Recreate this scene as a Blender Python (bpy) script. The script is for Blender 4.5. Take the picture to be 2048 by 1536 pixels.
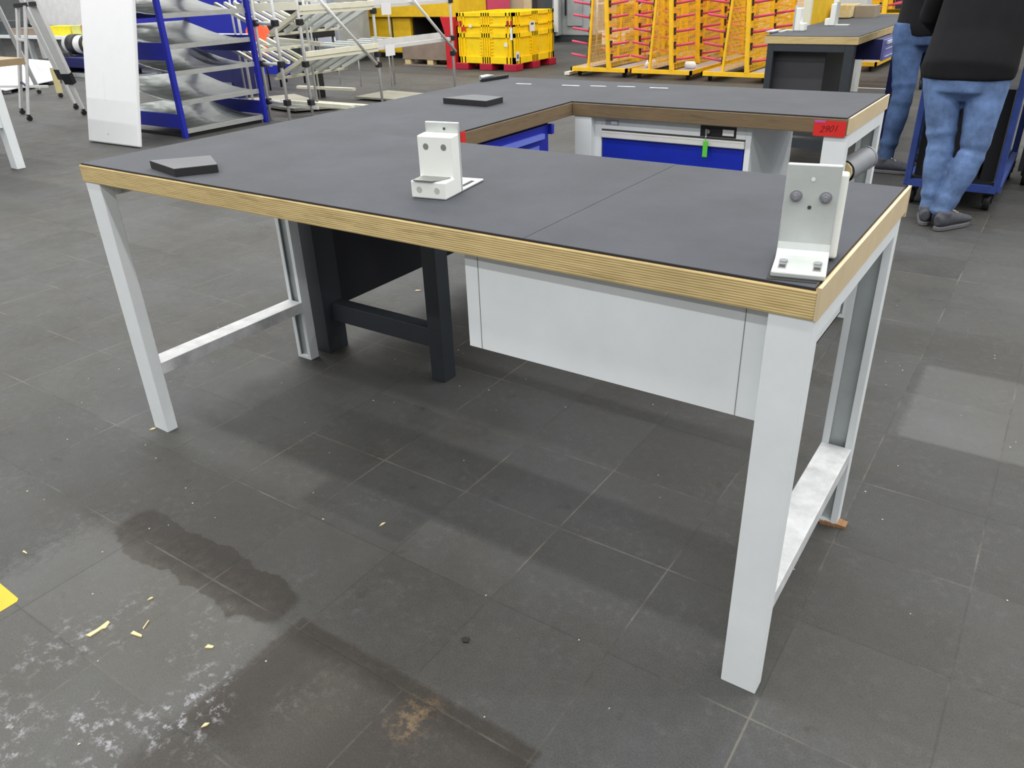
import bpy, bmesh, math, random
from mathutils import Vector, Matrix, Euler
random.seed(7)
C = bpy.context.scene.collection
for o in list(bpy.data.objects): bpy.data.objects.remove(o)

# ------------------------------------------------------------------ camera
W_, H_ = 2048, 1536
F_, CX, CY, CZ = 1559.675, 0.241, -1.15275, 1.29292
YAW, PIT, ROL = 0.61196, -0.48345, -0.03613
def cam_axes():
    cy, sy, cp, sp = math.cos(YAW), math.sin(YAW), math.cos(PIT), math.sin(PIT)
    fw = Vector((-sy*cp, cy*cp, sp)); rt = Vector((cy, sy, 0)); up = rt.cross(fw)
    cr, sr = math.cos(ROL), math.sin(ROL)
    return rt*cr+up*sr, up*cr-rt*sr, -fw
ax = cam_axes()
cd = bpy.data.cameras.new('camera'); cam = bpy.data.objects.new('camera', cd); C.objects.link(cam)
cam.matrix_world = Matrix(((ax[0][0], ax[1][0], ax[2][0], CX), (ax[0][1], ax[1][1], ax[2][1], CY),
                           (ax[0][2], ax[1][2], ax[2][2], CZ), (0, 0, 0, 1)))
cd.sensor_width = 36; cd.lens = 36*F_/W_; cd.clip_end = 200
bpy.context.scene.camera = cam

# ------------------------------------------------------------------ light
sc = bpy.context.scene
sc.view_settings.view_transform = 'Standard'; sc.view_settings.look = 'None'
sc.view_settings.gamma = 1; sc.view_settings.exposure = 0.0
w = bpy.data.worlds.new('hall_air'); sc.world = w; w.use_nodes = True
w.node_tree.nodes['Background'].inputs[0].default_value = (.93, .97, 1.0, 1)
w.node_tree.nodes['Background'].inputs[1].default_value = 0.29
for y in (-6.9, -3.8, -0.7, 2.4, 5.5, 8.6, 11.7, 15.0):          # rows of fluorescent strips under the hall roof
    ld = bpy.data.lights.new('strip_light', 'AREA'); ld.shape = 'RECTANGLE'; ld.size = 34; ld.size_y = .22
    ld.energy = 780; ld.color = (1.0, .985, .95)
    lo = bpy.data.objects.new('strip_light', ld); lo.location = (-6, y, 6); C.objects.link(lo)

# ------------------------------------------------------------------ materials
def lin(c): return tuple(((v/255)/12.92 if v/255 <= .04045 else ((v/255+.055)/1.055)**2.4) for v in c)+(1,)
def nt(name):
    m = bpy.data.materials.new(name); m.use_nodes = True
    return m, m.node_tree, m.node_tree.nodes['Principled BSDF']
MATS = {}
def mat(name, rgb, rough=.55, metal=0., var=.12, scale=9., bump=0., spec=.5, fine=0.):
    if name in MATS: return MATS[name]
    m, t, b = nt(name); N, L = t.nodes, t.links
    tc = N.new('ShaderNodeTexCoord'); n = N.new('ShaderNodeTexNoise'); n.inputs['Scale'].default_value = scale
    n.inputs['Detail'].default_value = 6; n.inputs['Roughness'].default_value = .65
    L.new(tc.outputs['Object'], n.inputs['Vector'])
    r = N.new('ShaderNodeMapRange'); r.inputs['From Min'].default_value = .3; r.inputs['From Max'].default_value = .7
    r.inputs['To Min'].default_value = 1-var; r.inputs['To Max'].default_value = 1+var*.6
    L.new(n.outputs['Fac'], r.inputs['Value'])
    mx = N.new('ShaderNodeMix'); mx.data_type = 'RGBA'; mx.blend_type = 'MULTIPLY'; mx.inputs[0].default_value = 1
    mx.inputs[6].default_value = lin(rgb); L.new(r.outputs[0], mx.inputs[7]); L.new(mx.outputs[2], b.inputs['Base Color'])
    b.inputs['Roughness'].default_value = rough; b.inputs['Metallic'].default_value = metal
    b.inputs['Specular IOR Level'].default_value = spec
    if bump or fine:
        n2 = N.new('ShaderNodeTexNoise'); n2.inputs['Scale'].default_value = fine or scale*8
        L.new(tc.outputs['Object'], n2.inputs['Vector'])
        bp = N.new('ShaderNodeBump'); bp.inputs['Strength'].default_value = bump or .2; bp.inputs['Distance'].default_value = .002
        L.new(n2.outputs['Fac'], bp.inputs['Height']); L.new(bp.outputs[0], b.inputs['Normal'])
    MATS[name] = m; return m
def M2(t, op, a, b=None, c=None):
    n = t.nodes.new('ShaderNodeMath'); n.operation = op
    for i, v in enumerate((a, b, c)):
        if v is None: continue
        if isinstance(v, (int, float)): n.inputs[i].default_value = v
        else: t.links.new(v, n.inputs[i])
    return n.outputs[0]
def mixc(t, fac, a, b, mode='MIX'):
    n = t.nodes.new('ShaderNodeMix'); n.data_type = 'RGBA'; n.blend_type = mode
    for i, v in ((0, fac), (6, a), (7, b)):
        if isinstance(v, tuple): n.inputs[i].default_value = v
        elif isinstance(v, (int, float)): n.inputs[i].default_value = v if i == 0 else (v, v, v, 1)
        else: t.links.new(v, n.inputs[i])
    return n.outputs[2]
def noise(t, vec, scale, det=4, rough=.6):
    n = t.nodes.new('ShaderNodeTexNoise'); n.inputs['Scale'].default_value = scale
    n.inputs['Detail'].default_value = det; n.inputs['Roughness'].default_value = rough
    t.links.new(vec, n.inputs['Vector']); return n.outputs['Fac']
def ramp(t, v, a, b, lo=0., hi=1.):
    n = t.nodes.new('ShaderNodeMapRange'); t.links.new(v, n.inputs['Value'])
    for k, x in (('From Min', a), ('From Max', b), ('To Min', lo), ('To Max', hi)): n.inputs[k].default_value = x
    return n.outputs[0]

def floor_material():
    m, t, b = nt('hall_floor_tiles'); N, L = t.nodes, t.links
    tc = N.new('ShaderNodeTexCoord'); P = tc.outputs['Object']
    sp = N.new('ShaderNodeSeparateXYZ'); L.new(P, sp.inputs[0]); x, y = sp.outputs[0], sp.outputs[1]
    TX, TY = .3085, .3105
    ux = M2(t, 'DIVIDE', M2(t, 'SUBTRACT', x, .006), TX); uy = M2(t, 'DIVIDE', M2(t, 'ADD', y, .058), TY)
    ix, iy = M2(t, 'FLOOR', ux), M2(t, 'FLOOR', uy)
    cb = N.new('ShaderNodeCombineXYZ'); L.new(ix, cb.inputs[0]); L.new(iy, cb.inputs[1])
    wn = N.new('ShaderNodeTexWhiteNoise'); wn.noise_dimensions = '2D'; L.new(cb.outputs[0], wn.inputs['Vector'])
    cbb = N.new('ShaderNodeCombineXYZ'); L.new(M2(t, 'FLOOR', M2(t, 'DIVIDE', ix, 3)), cbb.inputs[0]); L.new(M2(t, 'FLOOR', M2(t, 'DIVIDE', iy, 2)), cbb.inputs[1])
    wn2 = N.new('ShaderNodeTexWhiteNoise'); wn2.noise_dimensions = '2D'; L.new(cbb.outputs[0], wn2.inputs['Vector'])
    def seam(u, i, size, key):
        f = M2(t, 'FRACT', u); d = M2(t, 'MULTIPLY', M2(t, 'MINIMUM', f, M2(t, 'SUBTRACT', 1, f)), size)
        d = M2(t, 'ADD', d, M2(t, 'MULTIPLY', M2(t, 'SUBTRACT', noise(t, P, 60), .5), .003))
        return ramp(t, d, .0010, .0032, 1, 0)
    s = M2(t, 'MAXIMUM', seam(ux, ix, TX, 1), seam(uy, iy, TY, 2))
    brk = ramp(t, noise(t, P, 1.7, 5, .7), .47, .60)
    s_l = M2(t, 'MULTIPLY', s, brk)
    s_d = M2(t, 'MULTIPLY', s, M2(t, 'SUBTRACT', 1, brk))
    n1 = noise(t, P, 1.1, 6, .6); n2 = noise(t, P, 7, 6, .7); n3 = noise(t, P, 260, 2, .5); n4 = noise(t, P, 38, 5, .75)
    k = M2(t, 'ADD', .585, M2(t, 'MULTIPLY', n1, .40)); k = M2(t, 'ADD', k, M2(t, 'MULTIPLY', M2(t, 'SUBTRACT', n2, .5), .42))
    k = M2(t, 'ADD', k, M2(t, 'MULTIPLY', M2(t, 'SUBTRACT', wn.outputs[0], .5), .12))
    k = M2(t, 'ADD', k, M2(t, 'MULTIPLY', M2(t, 'SUBTRACT', wn2.outputs[0], .5), .16))
    k = M2(t, 'ADD', k, M2(t, 'ADD', M2(t, 'MULTIPLY', M2(t, 'SUBTRACT', n3, .5), .75), M2(t, 'MULTIPLY', M2(t, 'SUBTRACT', n4, .5), .35)))
    def box(x0, x1, y0, y1, e=.006, wob=.02):
        wx = M2(t, 'ADD', x, M2(t, 'MULTIPLY', M2(t, 'SUBTRACT', n4, .5), wob)); wy = M2(t, 'ADD', y, M2(t, 'MULTIPLY', M2(t, 'SUBTRACT', noise(t, P, 31), .5), wob))
        a = M2(t, 'MULTIPLY', ramp(t, wx, x0-e, x0+e), ramp(t, wx, x1-e, x1+e, 1, 0))
        return M2(t, 'MULTIPLY', a, M2(t, 'MULTIPLY', ramp(t, wy, y0-e, y0+e), ramp(t, wy, y1-e, y1+e, 1, 0)))
    col = mixc(t, ramp(t, n1, .35, .65), lin((75, 74, 70)), lin((79, 80, 81)))
    # replaced dark brown tiles, worn light tiles, an old puddle stain and dust, each with a shape of its own
    dark = box(-.942, -.293, -.66, -.338); dark2 = box(-.945, -.30, -1.3, -.66, .02)
    col = mixc(t, M2(t, 'MULTIPLY', dark, .85), col, lin((58, 53, 48))); col = mixc(t, M2(t, 'MULTIPLY', dark2, .55), col, lin((64, 59, 53)))
    wear = box(-.80, -.66, -1.3, -.36, .05, .12); col = mixc(t, M2(t, 'MULTIPLY', wear, .25), col, lin((95, 92, 86)))
    lt = box(.036, .66, 1.19, 1.75, .012); k = M2(t, 'ADD', k, M2(t, 'MULTIPLY', lt, .42))
    ll = box(-1.7, -.95, -1.6, -.36, .05, .25); k = M2(t, 'ADD', k, M2(t, 'MULTIPLY', ll, .42))
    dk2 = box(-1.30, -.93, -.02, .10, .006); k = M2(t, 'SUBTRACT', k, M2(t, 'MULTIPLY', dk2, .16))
    lb = box(-2.0, -1.30, -.03, .11, .03); k = M2(t, 'ADD', k, M2(t, 'MULTIPLY', lb, .16))
    # stain
    sx = M2(t, 'ADD', x, M2(t, 'MULTIPLY', M2(t, 'SUBTRACT', noise(t, P, 5), .5), .10)); sy = M2(t, 'ADD', y, M2(t, 'MULTIPLY', M2(t, 'SUBTRACT', noise(t, P, 6.5), .5), .11))
    e1 = M2(t, 'POWER', M2(t, 'DIVIDE', M2(t, 'ADD', sx, 1.31), .33), 4); e2 = M2(t, 'POWER', M2(t, 'DIVIDE', M2(t, 'ADD', sy, M2(t, 'MULTIPLY', M2(t, 'ADD', sx, 1.31), .0)), 1.), 1)
    ey = M2(t, 'POWER', M2(t, 'DIVIDE', M2(t, 'ADD', sy, .345), .072), 4)
    st = ramp(t, M2(t, 'ADD', e1, ey), .85, 1.15, 1, 0); col = mixc(t, M2(t, 'MULTIPLY', st, .8), col, lin((54, 50, 45)))
    # rubbed yellow-red mark
    ym = box(-.575, -.515, -.46, -.35, .02, .06); col = mixc(t, M2(t, 'MULTIPLY', M2(t, 'MULTIPLY', ym, ramp(t, n4, .45, .6)), .7), col, lin((125, 104, 74)))
    col = mixc(t, 1., col, k, 'MULTIPLY')
    col = mixc(t, M2(t, 'MULTIPLY', s_l, .62), col, lin((116, 112, 104))); col = mixc(t, M2(t, 'MULTIPLY', s_d, .35), col, lin((46, 46, 45)))
    # white dust
    d = M2(t, 'MULTIPLY', ramp(t, n4, .52, .66), ramp(t, noise(t, P, 5.5, 3), .46, .60))
    dz = M2(t, 'MAXIMUM', box(-1.33, -.80, -1.4, -.52, .12, .2), .05)
    col = mixc(t, M2(t, 'MULTIPLY', M2(t, 'MULTIPLY', d, dz), 1.), col, lin((160, 160, 165)))
    spk = ramp(t, noise(t, P, 120, 2, .5), .70, .75); col = mixc(t, M2(t, 'MULTIPLY', spk, .35), col, lin((44, 42, 40)))
    blot = ramp(t, noise(t, P, 13, 3, .5), .68, .74); col = mixc(t, M2(t, 'MULTIPLY', blot, .35), col, lin((42, 41, 40)))
    L.new(col, b.inputs['Base Color']); b.inputs['Roughness'].default_value = .62
    L.new(ramp(t, n2, .3, .7, .5, .72), b.inputs['Roughness']); b.inputs['Specular IOR Level'].default_value = .28
    bp = N.new('ShaderNodeBump'); bp.inputs['Strength'].default_value = .25; bp.inputs['Distance'].default_value = .002
    L.new(M2(t, 'SUBTRACT', n3, M2(t, 'MULTIPLY', s, 1.)), bp.inputs['Height']); L.new(bp.outputs[0], b.inputs['Normal'])
    return m

def ply_material(name, a, c, dark, per=.0044, wear=.3):
    m, t, b = nt(name); N, L = t.nodes, t.links
    tc = N.new('ShaderNodeTexCoord'); P = tc.outputs['Object']
    sp = N.new('ShaderNodeSeparateXYZ'); L.new(P, sp.inputs[0])
    mp = N.new('ShaderNodeMapping'); mp.inputs['Scale'].default_value = (3, 3, 30); L.new(P, mp.inputs['Vector'])
    mp2 = N.new('ShaderNodeMapping'); mp2.inputs['Scale'].default_value = (14, 14, 160); L.new(P, mp2.inputs['Vector'])
    z = M2(t, 'ADD', sp.outputs[2], M2(t, 'MULTIPLY', noise(t, P, 5), .0012))
    s = M2(t, 'SINE', M2(t, 'MULTIPLY', z, 2*math.pi/per))
    fac = M2(t, 'ADD', M2(t, 'MULTIPLY', s, .42), .5); fac = M2(t, 'ADD', fac, M2(t, 'MULTIPLY', M2(t, 'SUBTRACT', noise(t, mp2.outputs[0], 1, 4), .5), .9))
    col = mixc(t, fac, a, c)
    f2 = ramp(t, noise(t, mp.outputs[0], 1.5, 5, .7), .57, .72); col = mixc(t, M2(t, 'MULTIPLY', f2, .55), col, dark)
    f3 = ramp(t, noise(t, P, 2.2, 5, .7), .5, .75); col = mixc(t, M2(t, 'MULTIPLY', f3, wear), col, dark)
    L.new(col, b.inputs['Base Color']); b.inputs['Roughness'].default_value = .7
    return m

FLOOR = floor_material()
PLY = ply_material('birch_plywood_edge', lin((228, 206, 150)), lin((158, 133, 84)), lin((120, 98, 66)))
PLYD = ply_material('grimy_plywood_edge', lin((132, 112, 84)), lin((96, 80, 58)), lin((62, 52, 42)))
VEN = mat('smooth_tan_edging', (205, 186, 152), .6, var=.1)
CREAMT = mat('pale_raw_edge', (225, 212, 190), .6)
RUB = mat('ribbed_grey_rubber', (64, 67, 74), .72, var=.2, scale=5, bump=.5, fine=260, spec=.36)
BLKR = mat('black_rubber', (34, 34, 37), .7, var=.15)
PADT = mat('grey_rubber_top', (98, 100, 104), .75, var=.1, bump=.3, fine=300)
LG = mat('light_grey_powder_coat', (226, 231, 234), .45, var=.06, scale=5)
LGW = mat('worn_light_grey_paint', (206, 208, 210), .5, var=.22, scale=22)
SLOT = mat('dim_channel_steel', (176, 182, 183), .5, .3)
ANT = mat('anthracite_steel', (50, 55, 61), .5, var=.12)
ANT2 = mat('dark_panel', (36, 38, 43), .6, var=.1)
BLUE = mat('ultramarine_paint', (22, 34, 160), .45, var=.1)
NAVY = mat('navy_paint', (30, 34, 92), .5)
ROYAL = mat('royal_blue_front', (12, 40, 170), .4, var=.1)
ALU = mat('brushed_aluminium', (205, 208, 208), .38, .75, var=.08, scale=30)
ALUL = mat('satin_aluminium', (204, 209, 207), .45, .35, var=.08, scale=18)
POM = mat('white_machined_plastic', (238, 240, 236), .4, var=.03)
HOLE = mat('shadowed_bore', (60, 60, 60), .8)
ZINC = mat('zinc_plated_steel', (165, 166, 174), .35, .5)
GALV = mat('galvanised_sheet', (124, 130, 128), .36, .65, var=.4, scale=6)
WHT = mat('white_laminate', (226, 228, 231), .4, var=.02)
CREAM = mat('ivory_tube', (222, 220, 200), .45, var=.08)
TUBE = mat('grey_white_tube', (205, 206, 206), .42, var=.06)
BLK = mat('black_plastic', (28, 29, 32), .5, var=.1)
YEL = mat('yellow_plastic', (250, 212, 10), .45, var=.1)
YELD = mat('ochre_yellow_panel', (222, 180, 20), .55, var=.15)
YTR = mat('orange_yellow_paint', (246, 194, 34), .45, var=.12)
REDP = mat('crimson_plastic', (170, 20, 50), .5, var=.12)
RED = mat('bright_red', (214, 40, 36), .5, var=.06)
FOAM = mat('raspberry_foam', (205, 70, 100), .75, var=.15)
SHT = mat('dusty_beige_sheet', (150, 148, 134), .6, var=.1)
PINK = mat('pink_red_sheet', (206, 74, 110), .5, var=.08)
BEIGE = mat('beige_sheet', (196, 190, 160), .6, var=.06)
GREYM = mat('grey_machine_paint', (165, 170, 172), .55, var=.25, scale=3)
DGREY = mat('dark_grey_machine', (70, 76, 80), .55, var=.2)
WOOD = mat('pale_wood', (220, 200, 150), .65, var=.2, scale=25)
CRATE = mat('weathered_grey_board', (140, 124, 110), .75, var=.2, scale=5)
LAV = mat('lavender_drawer_front', (122, 124, 196), .45)
GREEN = mat('green_tag', (92, 200, 60), .5, var=.04)
TAPE = mat('white_tape', (232, 232, 232), .5, var=.05)
INK = mat('dark_red_ink', (120, 14, 18), .7)
CHROME = mat('nickel', (200, 200, 195), .25, .9)
ORANGE = mat('orange_shell', (240, 90, 40), .5)
GREYT = mat('grey_plastic_pipe', (132, 135, 140), .5, var=.12)
DENIM = mat('blue_denim', (92, 118, 162), .85, var=.55, scale=9, bump=.3, fine=500)
DENIM2 = mat('darker_blue_denim', (72, 98, 142), .85, var=.55, scale=9, bump=.3, fine=500)
JACK = mat('black_jacket_cloth', (27, 27, 30), .9, var=.3, scale=5, spec=.2)
SHOE = mat('dark_grey_trainer', (70, 72, 80), .75, var=.2, scale=20)
SOLE = mat('grey_shoe_sole', (96, 96, 100), .7)
LACE = mat('cream_laces', (200, 190, 170), .8)
SKIN = mat('skin', (205, 160, 135), .55, var=.05)
HAIR = mat('brown_hair', (60, 42, 30), .7, var=.3, scale=40)
CARTB = mat('faded_blue_tube', (48, 70, 140), .5, var=.3, scale=14)
BUMPER = mat('black_foam_sheet', (20, 21, 24), .85)

# ------------------------------------------------------------------ builders
class MB:
    def __init__(s): s.bm = bmesh.new()
    def box(s, x0, x1, y0, y1, z0, z1, mi=0, M=None):
        vs = [s.bm.verts.new((x, y, z)) for x in (x0, x1) for y in (y0, y1) for z in (z0, z1)]
        if M: 
            for v in vs: v.co = M @ v.co
        for f in ((0, 1, 3, 2), (4, 6, 7, 5), (0, 4, 5, 1), (2, 3, 7, 6), (0, 2, 6, 4), (1, 5, 7, 3)):
            s.bm.faces.new([vs[i] for i in f]).material_index = mi
        return s
    def bar(s, a, b, w=.04, h=.04, up=(0, 0, 1), mi=0):
        a, b = Vector(a), Vector(b); d = b-a; L = d.length; d.normalize(); up = Vector(up)
        if abs(d.dot(up)) > .97: up = Vector((0, 1, 0))
        sx = d.cross(up).normalized(); u = sx.cross(d)
        M = Matrix(((d.x, sx.x, u.x, a.x), (d.y, sx.y, u.y, a.y), (d.z, sx.z, u.z, a.z), (0, 0, 0, 1)))
        return s.box(0, L, -w/2, w/2, -h/2, h/2, mi, M)
    def loft(s, pts, radii, n=14, mi=0, cap=True, up=(0, 1, 0)):
        pts = [Vector(p) for p in pts]; rings = []
        for i, p in enumerate(pts):
            d = (pts[min(i+1, len(pts)-1)]-pts[max(i-1, 0)]).normalized(); u = Vector(up)
            if abs(d.dot(u)) > .97: u = Vector((1, 0, 0))
            sx = d.cross(u).normalized(); u2 = sx.cross(d).normalized()
            r = radii[i] if hasattr(radii, '__len__') else radii; rx, ry = r if hasattr(r, '__len__') else (r, r)
            rings.append([s.bm.verts.new(p+sx*rx*math.cos(6.28318*k/n)+u2*ry*math.sin(6.28318*k/n)) for k in range(n)])
        for a, b in zip(rings, rings[1:]):
            for k in range(n): 
                f = s.bm.faces.new((a[k], a[(k+1) % n], b[(k+1) % n], b[k])); f.smooth = True; f.material_index = mi
        if cap:
            for r, q in ((rings[0], 1), (rings[-1], 0)):
                f = s.bm.faces.new(r[::-1] if q else r); f.material_index = mi
        return s
    def tube(s, a, b, r, n=12, mi=0): return s.loft([a, b], r, n, mi)
    def path(s, pts, r, n=8, mi=0): return s.loft(pts, r, n, mi)
    def prism(s, poly, z0, z1, axis='z', mi=0, M=None):
        def P(u, v, q): return {'z': (u, v, q), 'y': (u, q, v), 'x': (q, u, v)}[axis]
        A = [s.bm.verts.new(P(u, v, z0)) for u, v in poly]; B = [s.bm.verts.new(P(u, v, z1)) for u, v in poly]
        if M:
            for v in A+B: v.co = M @ v.co
        n = len(poly); s.bm.faces.new(A[::-1]).material_index = mi; s.bm.faces.new(B).material_index = mi
        for i in range(n): s.bm.faces.new((A[i], A[(i+1) % n], B[(i+1) % n], B[i])).material_index = mi
        return s
    def sph(s, c, r, mi=0, seg=14):
        r = r if hasattr(r, '__len__') else (r, r, r)
        g = bmesh.ops.create_uvsphere(s.bm, u_segments=seg, v_segments=seg//2+2, radius=1)
        for v in g['verts']: v.co = Vector(c)+Vector((v.co.x*r[0], v.co.y*r[1], v.co.z*r[2]))
        for f in {f for v in g['verts'] for f in v.link_faces}: f.smooth = True; f.material_index = mi
        return s
    def build(s, name, mats, parent=None, bevel=0., remesh=0., smooth=0):
        bmesh.ops.recalc_face_normals(s.bm, faces=s.bm.faces)
        me = bpy.data.meshes.new(name)
        if parent is not None and not parent.get('_local'):
            off = Vector(parent['_o']) if '_o' in parent else Vector((0, 0, 0))
            for v in s.bm.verts: v.co -= off
        s.bm.to_mesh(me); s.bm.free()
        for m in (mats if isinstance(mats, (list, tuple)) else [mats]): me.materials.append(m)
        o = bpy.data.objects.new(name, me); C.objects.link(o)
        if parent is not None:
            o.parent = parent
            if '_o' in parent: o['_o'] = parent['_o']
        if bevel:
            b = o.modifiers.new('bevel', 'BEVEL'); b.width = bevel; b.segments = 2; b.limit_method = 'ANGLE'; b.angle_limit = .6
        if remesh:
            r = o.modifiers.new('r', 'REMESH'); r.mode = 'VOXEL'; r.voxel_size = remesh; r.use_smooth_shade = True
            q = o.modifiers.new('s', 'SMOOTH'); q.factor = .6; q.iterations = smooth or 4
        return o
ALL = []
def tag(o, label, cat, group=None):
    o['label'] = label; o['category'] = cat
    if group: o['group'] = group
    return o
def thing(name, label, cat, loc, group=None, local=False):
    o = bpy.data.objects.new(name, None); C.objects.link(o); o.location = loc; o.empty_display_size = .1
    if local: o['_local'] = 1
    else: o['_o'] = tuple(loc)
    return tag(o, label, cat, group)
def recenter(o):                              # a one-mesh thing gets its origin at its base
    me = o.data; xs = [v.co for v in me.vertices]
    c = Vector(((min(v.x for v in xs)+max(v.x for v in xs))/2, (min(v.y for v in xs)+max(v.y for v in xs))/2, min(v.z for v in xs)))
    for v in me.vertices: v.co -= c
    o.location = c; return o
def single(mb, name, mats, label, cat, group=None, **k): return tag(recenter(mb.build(name, mats, None, **k)), label, cat, group)
def struct(mb, name, mats):
    o = mb.build(name, mats); o['kind'] = 'structure'; return o
def dup(o, parent=None, off=(0, 0, 0), label=None):
    c = o.copy(); C.objects.link(c); c.parent = parent
    if parent is None: c.location = Vector(o.location)+Vector(off)
    if label: c['label'] = label
    for ch in list(o.children): dup(ch, c)
    return c

# ------------------------------------------------------------------ setting
struct(MB().box(-40, 14, -8, 45, -.1, 0), 'floor', FLOOR)
WALLM = mat('hall_wall', (190, 192, 190), .8)
struct(MB().box(-40.3, -40, -8, 45, 0, 8), 'wall_left', WALLM)
struct(MB().box(-40, 14, 45, 45.3, 0, 8), 'wall_back', WALLM)

TZ = .86
# ------------------------------------------------------------------ near bench
def leg_box(x0, x1, y0, y1, m, par, z1=.812): return MB().box(x0, x1, y0, y1, 0, z1).build('leg', m, par, bevel=.002)
def leg_channel(x0, x1, y0, y1, m, par, z1=.812):
    b = MB(); w = .016
    b.box(x0+.004, x1-.004, y0+.012, y0+.016, .004, z1-.001, 1); b.box(x0+.004, x1-.004, y1-.004, y1, 0, z1-.001); b.box(x0, x0+.004, y0, y1, 0, z1); b.box(x1-.004, x1, y0, y1, 0, z1)
    b.box(x0+.004, x0+w, y0, y0+.004, .0, z1-.001); b.box(x1-w, x1-.004, y0, y0+.004, .0, z1-.001); b.box(x0+w, x1-w, y0, y0+.012, 0, .012)
    return b.build('leg', m, par)
nb = thing('workbench', 'light grey workbench nearest the camera with thick pale plywood top and white drawer box', 'workbench', (-1.01, .35, 0), 'benches of the U-shaped work island')
MB().box(-2.028, -.006, 0, .70, .812, .858).build('worktop', PLY, nb, bevel=.0015)
mt = MB(); mt.box(-2.024, -.536, .007, .70, .858, .8625); mt.box(-.5345, -.012, .007, .698, .858, .8625)
mt.build('work_mat', RUB, nb)['label'] = 'dark grey ribbed rubber mat'
MB().box(-2.025, -.010, .0055, .007, .858, .8622).build('mat_edge', BLKR, nb)
MB().box(-.006, 0, 0, .70, .812, .8655).box(-.006, .0005, .695, .702, .80, .8665).build('edge_strip', VEN, nb)['label'] = 'smooth tan edging strip'
for x0, xi, oc in ((-.075, -.004, 1), (-2.024, -1.950, 0)):
    x1 = x0+.071
    leg_box(x0, x1, .003, .042, LG, nb)
    leg_channel(x0, x1, .632, .672, [LG, SLOT], nb)
    MB().box(x0, x1, .042, .632, .198, .238).build('stretcher', LGW, nb, bevel=.002)
    MB().box(x0, x1, .042, .632, .772, .812).build('top_rail', LG, nb, bevel=.002)
b = MB(); b.box(-.690, -.0755, .025, .028, .602, .812); b.box(-.690, -.688, .028, .58, .602, .812); b.box(-.094, -.0755, .028, .58, .602, .812); b.box(-.690, -.0755, .028, .58, .602, .606); b.box(-.690, -.0755, .576, .58, .602, .812)
dbx = b.build('drawer_box', LG, nb); dbx['label'] = 'white sheet-metal drawer housing seen from behind'
for xs_ in (-.6585, -.1165): MB().box(xs_, xs_+.001, .0243, .0257, .602, .812).build('panel_seam', mat('seam_shadow_gap', (110, 112, 112), .8), dbx)
MB().prism([(-1.948, .812), (-1.86, .812), (-1.948, .775)], .06, .064, 'y').build('corner_bracket', SLOT, nb)
MB().box(-2.02, -.01, .6, .64, .79, .812).build('rear_rail', LG, nb)

# ------------------------------------------------------------------ left bench (anthracite frame)
lb = thing('workbench', 'workbench with black steel frame forming the left side of the work island', 'workbench', (-1.67, 1.4, 0), 'benches of the U-shaped work island')
MB().box(-2.028, -1.316, .702, 2.108, .812, .858).build('worktop', PLYD, lb, bevel=.0015)
MB().box(-2.024, -1.322, .7, 2.104, .858, .8625).build('work_mat', RUB, lb)
MB().box(-1.322, -1.3205, .705, 1.528, .858, .8622).build('mat_edge', BLKR, lb)
for y0 in (.745, 2.0):
    MB().box(-2.012, -1.93, y0-(.035 if y0 < 1 else 0), y0+.065, 0, .812).build('leg', ANT, lb, bevel=.002)
    MB().box(-1.445, -1.385, y0, y0+.065, 0, .812).build('leg', ANT, lb, bevel=.002)
    MB().box(-1.93, -1.445, y0+.005, y0+.06, .128, .20).build('stretcher', ANT, lb, bevel=.002)
    MB().box(-1.93, -1.445, y0+.005, y0+.06, .75, .812).build('top_rail', ANT, lb)
MB().box(-1.985, -1.965, .81, 2.0, .16, .80).build('back_panel', ANT2, lb)['label'] = 'black privacy panel'
MB().box(-1.3165, -1.3145, .835, .858, .824, .862).build('price_label', RED, lb)['label'] = 'small red sticker'
# blue drawer below it
bd = thing('under_bench_drawer', 'dark blue steel drawer hanging beneath the left bench, seen past the white plastic block', 'drawer', (-1.5, 1.17, .62), None)
MB().box(-1.80, -1.345, .94, 1.40, .62, .808).build('drawer_case', NAVY, bd, bevel=.003)
MB().box(-1.345, -1.335, .95, 1.385, .63, .80).build('drawer_front', BLUE, bd, bevel=.002)
MB().box(-1.335, -1.322, .97, 1.34, .757, .775).build('handle', mat('pale_blue_grip', (110, 125, 215), .4), bd)
MB().box(-1.3352, -1.334, 1.23, 1.32, .715, .735).build('label_strip', mat('pale_blue_grip', (110, 125, 215), .4), bd)
MB().box(-1.345, -1.32, 1.385, 1.405, .765, .80).build('latch', BLUE, bd, bevel=.004)

# ------------------------------------------------------------------ far bench
fb = thing('workbench', 'light grey workbench at the far end of the work island with a red numbered sticker', 'workbench', (-.82, 1.82, 0), 'benches of the U-shaped work island')
MB().box(-1.315, -.322, 1.527, 2.108, .812, .858).build('worktop', PLYD, fb, bevel=.0015)
MB().box(-1.3218, -.328, 1.534, 2.104, .858, .8625).build('work_mat', RUB, fb)
MB().box(-1.32, -.326, 1.5325, 1.534, .858, .8622).build('mat_edge', BLKR, fb)
MB().box(-.322, -.316, 1.527, 2.108, .812, .862).build('edge_strip', VEN, fb)
for x0 in (-.391, -1.308):
    leg_box(x0, x0+.072, 1.532, 1.572, LG, fb); leg_channel(x0, x0+.072, 2.04, 2.08, [LG, SLOT], fb)
    MB().box(x0, x0+.072, 1.572, 2.04, .198, .238).build('stretcher', LGW, fb)
    MB().box(x0, x0+.072, 1.572, 2.04, .765, .812).build('top_rail', LG, fb)
rl = MB().box(-.424, -.326, 1.5255, 1.527, .804, .852).build('number_label', RED, fb, bevel=0); rl['label'] = 'red sticker with handwritten number'
fc = bpy.data.curves.new('n', 'FONT'); fc.body = '2901'; fc.size = .028; fc.extrude = .0003; fc.align_x = 'CENTER'; fc.shear = .3
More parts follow.
